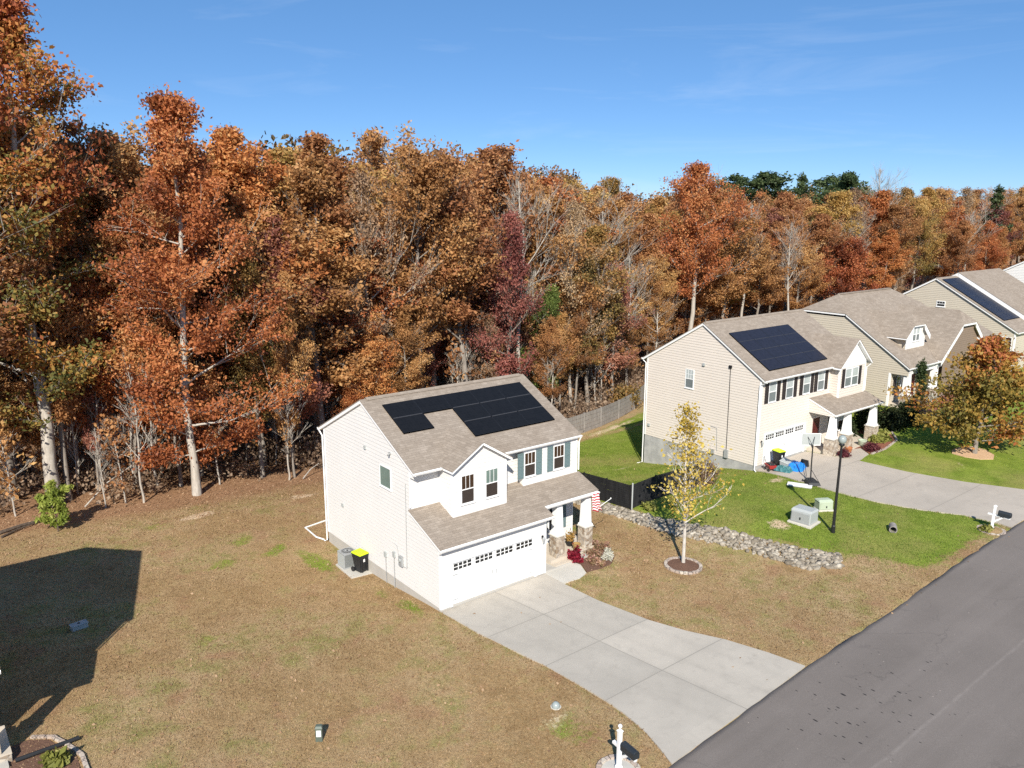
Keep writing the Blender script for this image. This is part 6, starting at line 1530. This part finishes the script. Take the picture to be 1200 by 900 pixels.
rj = random.Random(77)
keys = ['rust']*42+['orange']*14+['gold']*20+['olive']*9+['maroon']*6+['tan']*13+['bare']*12+['red']*3
edge_y = lambda x: float(np.interp(x, [-20, -12, -4, 3, 12, 24, 34, 45, 60, 90, 130, 220], [29.5, 29.5, 28.5, 28.5, 28, 28.5, 29, 32, 34.5, 36, 34, 34]))
row_off = [0, 4.4, 9.2, 14.6, 20.5, 27.5]
seen_rows = [0]*9
for r_i, off in enumerate(row_off):
    x = -19.0-r_i*1.0
    while x < 235:
        step = (4.1+.010*max(0, x)+.3*r_i)*rj.uniform(.8, 1.2)*(1.0 if x < 110 else 1.5)
        xx = x+rj.uniform(-.8, .8); yy = edge_y(xx)+off+rj.uniform(-1.6, 1.6); x += step
        px, d, b = px_of(xx, yy)
        if px < -95 or px > 1290 or abs(b) > 1.0: continue
        if any((xx-a)**2+(yy-c)**2 < 5.0 for a, c in placed): continue
        if 770 < px < 850 and d < 101.5: continue
        if 952 < px < 1034 and d < 131.2: continue
        top = sky_z(xx, yy)-tz(xx, yy)
        lo, hi = (.62, .94) if r_i == 0 else (.72, .98) if r_i == 1 else (.80, 1.0)
        H = min(top*rj.uniform(lo, hi), rj.uniform(24, 30) if px > 150 else rj.uniform(25, 33))
        if H < 7: continue
        k = rj.choice(keys) if px > 330 else rj.choice(['rust']*8+['orange']*5+['maroon']*2+['tan']*2+['gold'])
        if r_i >= 3 and k in ('bare', 'tan', 'red', 'green', 'maroon'): k = rj.choice(('rust', 'gold', 'olive', 'orange'))
        if k in ('red', 'green', 'maroon'): H = min(H, rj.uniform(13, 20))
        if H < 12 and k == 'bare': k = 'rust'
        row = 'in the front rows' if r_i < 2 else 'in the middle rows' if r_i < 4 else 'deep in the wood'
        wood_tree(k, xx, yy, H, '%s %s, %s' % (KINDLAB[k], row, zone(xx, yy)), None, rj.uniform(.95, 1.3), None, None, 'wood trees '+zone(xx, yy))
# low trees that fill the foot of the wood
wood_tree('rust', -12.9, 31.5, 34, 'very tall thin rust oak behind the tallest oak at the frame corner', 2, .75)
wood_tree('orange', -15.2, 29.5, 34, 'very tall orange oak at the edge of the picture beyond the tallest oak', 1, .8)
for (xx, yy, H_, kk) in ((-13.6, 31.2, 9, 'rust'), (-12.4, 34.5, 12, 'tan'), (-14.6, 35.5, 11, 'maroon'), (-11.6, 38, 13, 'rust'), (-15.6, 33, 8, 'gold')):
    wood_tree(kk, xx, yy, H_, 'low young %s in the gap past the tallest oak' % KINDLAB[kk].replace('half bare pale brown tree', 'half bare tree'), None, 1.3)
for k in range(74):
    xx = rj.uniform(-17, 62) if k < 58 else rj.uniform(62, 120); yy = edge_y(xx)+rj.uniform(-1.2, 5.5)
    if 772 < px_of(xx, yy)[0] < 848 or 955 < px_of(xx, yy)[0] < 1032: continue
    if any((xx-a)**2+(yy-c)**2 < 3.2 for a, c in placed) or px_of(xx, yy)[0] > 1230 or px_of(xx, yy)[0] < -60: continue
    kk = rj.choice(['rust']*6+['tan']*5+['gold']*4+['olive']*2+['maroon']*2+['orange']*2)
    wood_tree(kk, xx, yy, rj.uniform(6.5, 13), 'low young %s, %s' % (KINDLAB[kk].replace('half bare pale brown tree', 'half bare tree'), zone(xx, yy)), None, rj.uniform(.9, 1.25), None, None, 'young trees '+zone(xx, yy))
print('TREES', len(placed))
# pines on the skyline
for (px, d, yt, wd, w_, lab) in ((852, 172, 203, 1.5, 0, 'flat topped pine nearest the bright orange oak on the skyline'), (876, 160, 199, 1.9, 0, 'broad dark pine, highest of the skyline pines past the orange oak'), (905, 178, 207, 1.2, 1, 'lower pine at the end of the skyline group'), (931, 165, 197, 1.0, 1, 'single slim pine standing clear against the sky'), (966, 180, 204, 1.6, 0, 'wide dark pine on the skyline past the slim pine'), (988, 170, 199, 1.3, 0, 'dark pine next to the bare treetop on the skyline'), (1155, 185, 211, 1.0, 1, 'dark pine on the skyline above the far white house')):
    b = YAW+math.atan((px-600)/FPX); x, y = CX+d*math.sin(b), CY+d*math.cos(b)
    z = CZ+d*math.cos(b-YAW)*math.tan(math.atan((450-yt)/FPX)-PIT)-tz(x, y)
    wood_tree('pine', x, y, z, lab, w_, wd, None, None, 'pines on the skyline')

# the far wood behind, which reads as one mass
def far_wood():
    rng = np.random.default_rng(5); rr = random.Random(5); VV = []; FF = []; TT = []; o = 0
    for k in range(430):
        px = rr.uniform(-60, 1270); d = rr.uniform(98, 230); b = YAW+math.atan((px-600)/FPX); x, y = CX+d*math.sin(b), CY+d*math.cos(b)
        if y < edge_y(x)+31: continue
        H = (sky_z(x, y)-tz(x, y))*rr.uniform(.84, .985) if px > 330 else rr.uniform(22, 29)
        H = min(H, 31)
        n = 1500; k_ = 60; cc = rng.normal(size=(k_, 3)); cc /= np.linalg.norm(cc, axis=1)[:, None]; cc *= rng.uniform(.5, 1, k_)[:, None]*np.array([4.4, 4.4, H*.36]); ii = rng.integers(0, k_, n)
        Pn = cc[ii]+rng.normal(size=(n, 3))*.6; Pn[:, 2] = np.minimum(Pn[:, 2], H*.37); Pn += np.array([x, y, tz(x, y)+H*.62]); V, F = leaf_quads(Pn, .40, rng); VV.append(V); FF.append(F+o); o += len(V)
        TT.append(np.clip(rr.gauss(.42, .16)+rng.normal(0, .13, n), 0, 1))
    me = bpy.data.meshes.new('far_wood'); fast_mesh(me, np.concatenate(VV), np.concatenate(FF), np.concatenate(TT)); me.materials.append(FARM)
    ob = bpy.data.objects.new('far_wood', me); COL.objects.link(ob); tag(ob, 'far mass of brown autumn trees behind the wood', None, None, 'stuff')
FARM = mk_leaf('leaf_far', [(0, (.085, .065, .025)), (.3, (.20, .115, .042)), (.55, (.27, .125, .045)), (.8, (.32, .15, .05)), (1, (.30, .19, .07))], .25, 0)
far_wood()

# the wood's edge: brush, saplings, the little pine, fallen limbs
def brush():
    rng = np.random.default_rng(8); rr = random.Random(8); P_ = []; tt = []; mb = MB()
    for k in range(360):
        x = rr.uniform(-20, 60) if k < 290 else rr.uniform(60, 120); y = edge_y(x)+rr.uniform(-2.6, 7) if x > 12 else edge_y(x)+rr.uniform(-3.4, 8)
        if 20 < x < 46 and y < np.interp(x, [p[0] for p in fp], [p[1] for p in fp])+1.0: continue
        if x <= 12 and (x+3.2)**2+(y-23.6)**2 < 9: continue
        z = tz(x, y); h = rr.uniform(.5, 2.4)*(1 if rr.random() < .8 else 1.7); n = int(60*h)
        c = rng.normal(size=(n, 3))*np.array([.55, .55, .35])*h*.6; c[:, 2] = np.abs(c[:, 2]+h*.5); P_.append(c+np.array([x, y, z])); tt.append(np.full(n, rr.gauss(.5, .2)))
        for j in range(5):
            a = rr.uniform(0, 6.28); q = rr.uniform(.2, .7)*h; mb.tube([(x, y, z-.1), (x+math.cos(a)*q*.5, y+math.sin(a)*q*.5, z+h*.6), (x+math.cos(a)*q, y+math.sin(a)*q, z+h*rr.uniform(.9, 1.4))], [.018, .012, .005], 3, False)
    C = np.concatenate(P_); V, F = leaf_quads(C, .17, rng); me = bpy.data.meshes.new('undergrowth'); t = np.clip(np.concatenate(tt)+rng.normal(0, .15, len(C)), 0, 1)
    fast_mesh(me, V, F, t); me.materials.append(LM['brush']); o = bpy.data.objects.new('undergrowth', me); COL.objects.link(o); tag(o, 'brown undergrowth along the foot of the wood', None, None, 'stuff')
    o2 = mb.build('brush_stems', M['bark_brown'], o, None, False, 0, False)
brush()
sap = [tree_proto(601, 'bark_pale', 'tan', H=9, cb=2.2, Rr=1.7, nl=16, lpc=0, leaf=.2, cr=.6, bare=True, r0=.065, sub=(1, 2), rise=(30, 60), wob=.14), tree_proto(602, 'bark_pale', 'rust', H=8, cb=1.5, Rr=1.9, nl=14, lpc=4, leaf=.2, cr=.7, r0=.06, sub=(1, 2), wob=.18, bare=True)]
for k, (x, y, H, w, lab) in enumerate(((-6.4, 24.9, 9, 0, 'pale leafless sapling between the two big oaks, leaning a little'), (-7.3, 25.6, 6, 1, 'crooked bare sapling beside the leaning pale one'), (-8.6, 25.4, 5.5, 0, 'thin bare sapling near the little pine'), (3.0, 24.0, 8, 0, 'white stemmed sapling at the leafy slope by the white house'), (-13.2, 27.3, 7, 1, 'thin brown sapling at the edge of the shaded lawn'), (-1.2, 26.0, 7, 1, 'sapling just behind the tall orange red oak'), (-5.0, 27.2, 10, 0, 'tall bare sapling in the dark gap beside the orange red oak'), (30.5, 27.2, 9, 0, 'bare sapling behind the grey board fence'), (38.5, 29.2, 10, 0, 'tall white sapling close to the gable of the beige house'))):
    plant_tree('sapling', sap[w], x, y, lab, 'saplings along the wood edge', H, rnd.uniform(0, 6), 1.0, 'sapling', None, rnd.uniform(-.08, .08))
for k in range(46):
    x = rj.uniform(-15, 50); y = edge_y(x)+rj.uniform(-1.0, 6)
    if 20 < x < 47 and y < np.interp(x, [p[0] for p in fp], [p[1] for p in fp])+1.2: continue
    if (x+3.2)**2+(y-24.5)**2 < 6: continue
    plant_tree('sapling', sap[rj.randrange(2)], x, y, 'one of the thin bare saplings in the shade, %s' % zone(x, y), 'thin saplings '+zone(x, y), rj.uniform(6, 12), None, .8, 'sapling', None, rj.uniform(-.07, .07))
mb, V, F, tint = tree_parts(610, 3.1, .15, 1.25, 20, 15, .11, .24, rise=(5, 30), r0=.05, wob=.03, sub=(1, 2), cone=True, stretch=2.6)
tm = bpy.data.meshes.new('trunk'); tm.from_pydata(mb.v, [], mb.f); tm.materials.append(M['bark_brown']); tm.update(); cm = bpy.data.meshes.new('crown'); fast_mesh(cm, V, F, tint); cm.materials.append(LM['pinelet'])
plant_tree('pine_sapling', (tm, cm, 3.1), -11.7, 22.6, 'small bright green pine at the wood edge before the tallest oak', None, 3.1, 0, .8, 'pine tree')
for k, (x0, y0, x1, y1, zz, r_, lab) in enumerate(((-14.6, 24.2, -11.9, 24.9, .1, .12, 'dark fallen log beside the little pine'), (-14.4, 23.5, -12.6, 24.6, .06, .07, 'thin fallen log in front of the dark one'), (-9.6, 26.2, -6.6, 27.2, 1.9, .05, 'pale broken limb slanting up in the gap between the big oaks'), (3.9, 23.6, 5.6, 24.6, .7, .05, 'thin fallen limb on the leafy slope by the white house'))):
    m = MB(); za, zb = tz(x0, y0), tz(x1, y1); m.tube([(x0, y0, za+.08), ((x0+x1)/2, (y0+y1)/2+.1, (za+zb)/2+.1+zz*.6), (x1, y1, zb+.08+zz)], [r_, r_*.8, r_*.5], 7)
    T = m.build('fallen_log', M['bark_brown' if k < 2 else 'bark_pale'], None, (x0, y0, za)); tag(T, lab, 'fallen log', 'fallen wood')

def scatter_leaves():
    rng = np.random.default_rng(21); n = 60000
    x = rng.uniform(-17, 30, n); y = rng.uniform(-13, 29, n)
    ed = np.interp(x, [-20, -4, 3, 12, 24, 34, 45], [25, 23, 22, 22, 22.5, 24.5, 28])
    wood = np.clip(1-(ed-y)/14, 0, 1)
    near_birch = np.exp(-((x-12.4)**2+(y+1.6)**2)/7)
    green = inside(LAWN_B, x, y)
    p = .12+.88*wood**2+.9*near_birch; p = np.where(green, p*.10, p)
    k = rng.random(n) < p
    for poly in (DRIVE_A, WALK_A, DRIVE_B): k &= ~inside(poly, x, y) | (rng.random(n) < .012)
    k &= ~((x > -.2) & (x < 10.4) & (y > -.2) & (y < 11.7)); k &= ~((x > 27.5) & (y > 2.4) & (y < 13.1))
    x, y = x[k], y[k]; C = np.stack([x, y, terr(x, y)+.035], -1)
    V, F = leaf_quads(C, .075, rng, 2.2); me = bpy.data.meshes.new('fallen_leaves'); fast_mesh(me, V, F, np.clip(rng.normal(.62, .22, len(C)), 0, 1))
    me.materials.append(LM['tan']); o = bpy.data.objects.new('fallen_leaves', me); COL.objects.link(o); tag(o, 'fallen leaves scattered over the dry lawn and the wood edge', None, None, 'stuff')
scatter_leaves()

def lawn_blades():
    """short grass blades on the lawns, far too many to count"""
    rng = np.random.default_rng(33); n = 330000
    x = rng.uniform(-17, 34, n); y = rng.uniform(-14, 23, n)
    d = np.hypot(x-CX, y-CY); p = np.clip(38/d, .25, 1)**1.2
    k = (rng.random(n) < p) & (y > np.interp(x, [q[0] for q in RE], [q[1] for q in RE])-.02)
    for poly in (DRIVE_A, WALK_A, DRIVE_B, WALK_B): k &= ~inside(poly, x, y)
    k &= ~((x > -.05) & (x < 10.3) & (y > -.05) & (y < 11.5)); k &= ~((x > 27.65) & (y > 2.6) & (y < 13)); k &= ~((x > -1.15) & (x < 0) & (y > 6.4) & (y < 8.6)); k &= ~((x > 14.2) & (x < 18.6) & (y < 8) & inside(BANK, x, y))
    k &= np.hypot(x-12.58, y+3.56) > 1.0
    k &= ~((x > 8) & (x < 10.9) & (y > -1.3) & (y < 1.5)) & (y > np.interp(x, [q[0] for q in RE], [q[1] for q in RE])+.0)
    x, y = x[k], y[k]; n = len(x); z = terr(x, y)
    g = inside(LAWN_B, x+rng.normal(0, .9, n), y+rng.normal(0, .9, n)) & (y-np.interp(x, [q[0] for q in RE], [q[1] for q in RE]) > rng.uniform(.0, 1.1, n)); patch = np.sin(x*.9+1.3*np.sin(y*.7))*np.sin(y*1.1+1.7*np.sin(x*.5)); patch = patch+.7*np.sin(x*.31+2*np.sin(y*.23)); tint = np.clip(.47+.17*patch+rng.normal(0, .2, n), 0, 1)
    h = rng.uniform(.035, .085, n)*np.where(g, 1.15, 1); a = rng.uniform(0, 6.283, n); w = rng.uniform(.010, .022, n); lx, ly = rng.normal(0, .035, n), rng.normal(0, .035, n)
    V = np.stack([np.stack([x-np.cos(a)*w, y-np.sin(a)*w, z-.01], -1), np.stack([x+np.cos(a)*w, y+np.sin(a)*w, z-.01], -1), np.stack([x+lx, y+ly, z+h], -1)], 1)
    for nm, sel, mt, lb in (('dry_grass', ~g, 'drygrass', 'short dry grass blades on the tan lawn'), ('green_grass', g, 'greengrass', 'short green grass blades on the lawn of the beige house')):
        v = V[sel].reshape(-1, 3); me = bpy.data.meshes.new(nm); fast_mesh(me, v, np.arange(len(v)).reshape(-1, 3), tint[sel]); me.materials.append(LM[mt]); o = bpy.data.objects.new(nm, me); COL.objects.link(o); tag(o, lb, None, None, 'stuff')
BANK = [(14.0, 7.8), (14.2, 2.5), (14.6, .7), (15.8, -3.7), (16.5, -8.2), (18.2, -9.4), (19.6, -8.4), (18.2, -4.9), (16.2, .9), (15.6, 7.6)]
lawn_blades()
# ------------------------------------------------------------------ camera, sun, sky
AZ, EL = .695, R(35.7)          # the way the shadows run, and the sun's height
cam = bpy.data.cameras.new('camera'); co = bpy.data.objects.new('camera', cam); COL.objects.link(co)
yaw, pit, roll, f = CAMP
fw = Vector((math.sin(yaw)*math.cos(pit), math.cos(yaw)*math.cos(pit), -math.sin(pit))); rt = Vector((math.cos(yaw), -math.sin(yaw), 0)); up = rt.cross(fw)
r2 = rt*math.cos(roll)+up*math.sin(roll); u2 = -rt*math.sin(roll)+up*math.cos(roll)
mw = Matrix((( r2.x, u2.x, -fw.x, CAML[0]), (r2.y, u2.y, -fw.y, CAML[1]), (r2.z, u2.z, -fw.z, CAML[2]), (0, 0, 0, 1)))
co.matrix_world = mw; cam.sensor_width = 36; cam.lens = 36*f/1200; cam.clip_start = .5; cam.clip_end = 6000
scn.camera = co
su = bpy.data.lights.new('sun', 'SUN'); su.energy = 5.0; su.angle = R(.53); su.color = (1.0, .94, .84)
so = bpy.data.objects.new('sun', su); COL.objects.link(so)
d = Vector((math.sin(AZ)*math.cos(EL), math.cos(AZ)*math.cos(EL), -math.sin(EL)))
so.rotation_euler = d.to_track_quat('-Z', 'Y').to_euler()
w = bpy.data.worlds.new('World'); scn.world = w; w.use_nodes = True
nt = w.node_tree; nt.nodes.clear()
sk = nt.nodes.new('ShaderNodeTexSky'); sk.sky_type = 'NISHITA'; sk.sun_disc = False; sk.sun_elevation = EL; sk.sun_rotation = AZ+math.pi
sk.altitude = 0; sk.air_density = .62; sk.dust_density = 0; sk.ozone_density = 6.5
bg = nt.nodes.new('ShaderNodeBackground'); bg.inputs['Strength'].default_value = .088
ou = nt.nodes.new('ShaderNodeOutputWorld'); 
mx = nt.nodes.new('ShaderNodeMix'); mx.data_type = 'RGBA'; mx.inputs[0].default_value = .38; mx.inputs[7].default_value = (1.1, 3.3, 6.7, 1)
tc = nt.nodes.new('ShaderNodeTexCoord'); mp = nt.nodes.new('ShaderNodeMapping'); mp.inputs['Scale'].default_value = (1.2, 1.2, 9); mp.inputs['Rotation'].default_value = (.05, .03, .4)
nz = nt.nodes.new('ShaderNodeTexNoise'); nz.inputs['Scale'].default_value = 2.6; nz.inputs['Detail'].default_value = 7; nz.inputs['Roughness'].default_value = .62; nz.inputs['Distortion'].default_value = .6
mr = nt.nodes.new('ShaderNodeMapRange'); mr.inputs[1].default_value = .55; mr.inputs[2].default_value = .85; mr.inputs[4].default_value = .16
cl_ = nt.nodes.new('ShaderNodeMix'); cl_.data_type = 'RGBA'; cl_.inputs[7].default_value = (8, 8.6, 9.4, 1)
nt.links.new(sk.outputs[0], mx.inputs[6]); nt.links.new(tc.outputs['Generated'], mp.inputs[0]); nt.links.new(mp.outputs[0], nz.inputs[0]); nt.links.new(nz.outputs[0], mr.inputs[0]); nt.links.new(mr.outputs[0], cl_.inputs[0])
nt.links.new(mx.outputs[2], cl_.inputs[6]); nt.links.new(cl_.outputs[2], bg.inputs[0]); nt.links.new(bg.outputs[0], ou.inputs[0])
scn.render.engine = 'CYCLES'
scn.view_settings.view_transform = 'Standard'; scn.view_settings.look = 'None'; scn.view_settings.exposure = .49; scn.view_settings.gamma = 1
c = scn.cycles; c.max_bounces = 5; c.diffuse_bounces = 3; c.glossy_bounces = 2; c.transmission_bounces = 3; c.transparent_max_bounces = 6; c.caustics_reflective = False; c.caustics_refractive = False
c.use_denoising = False
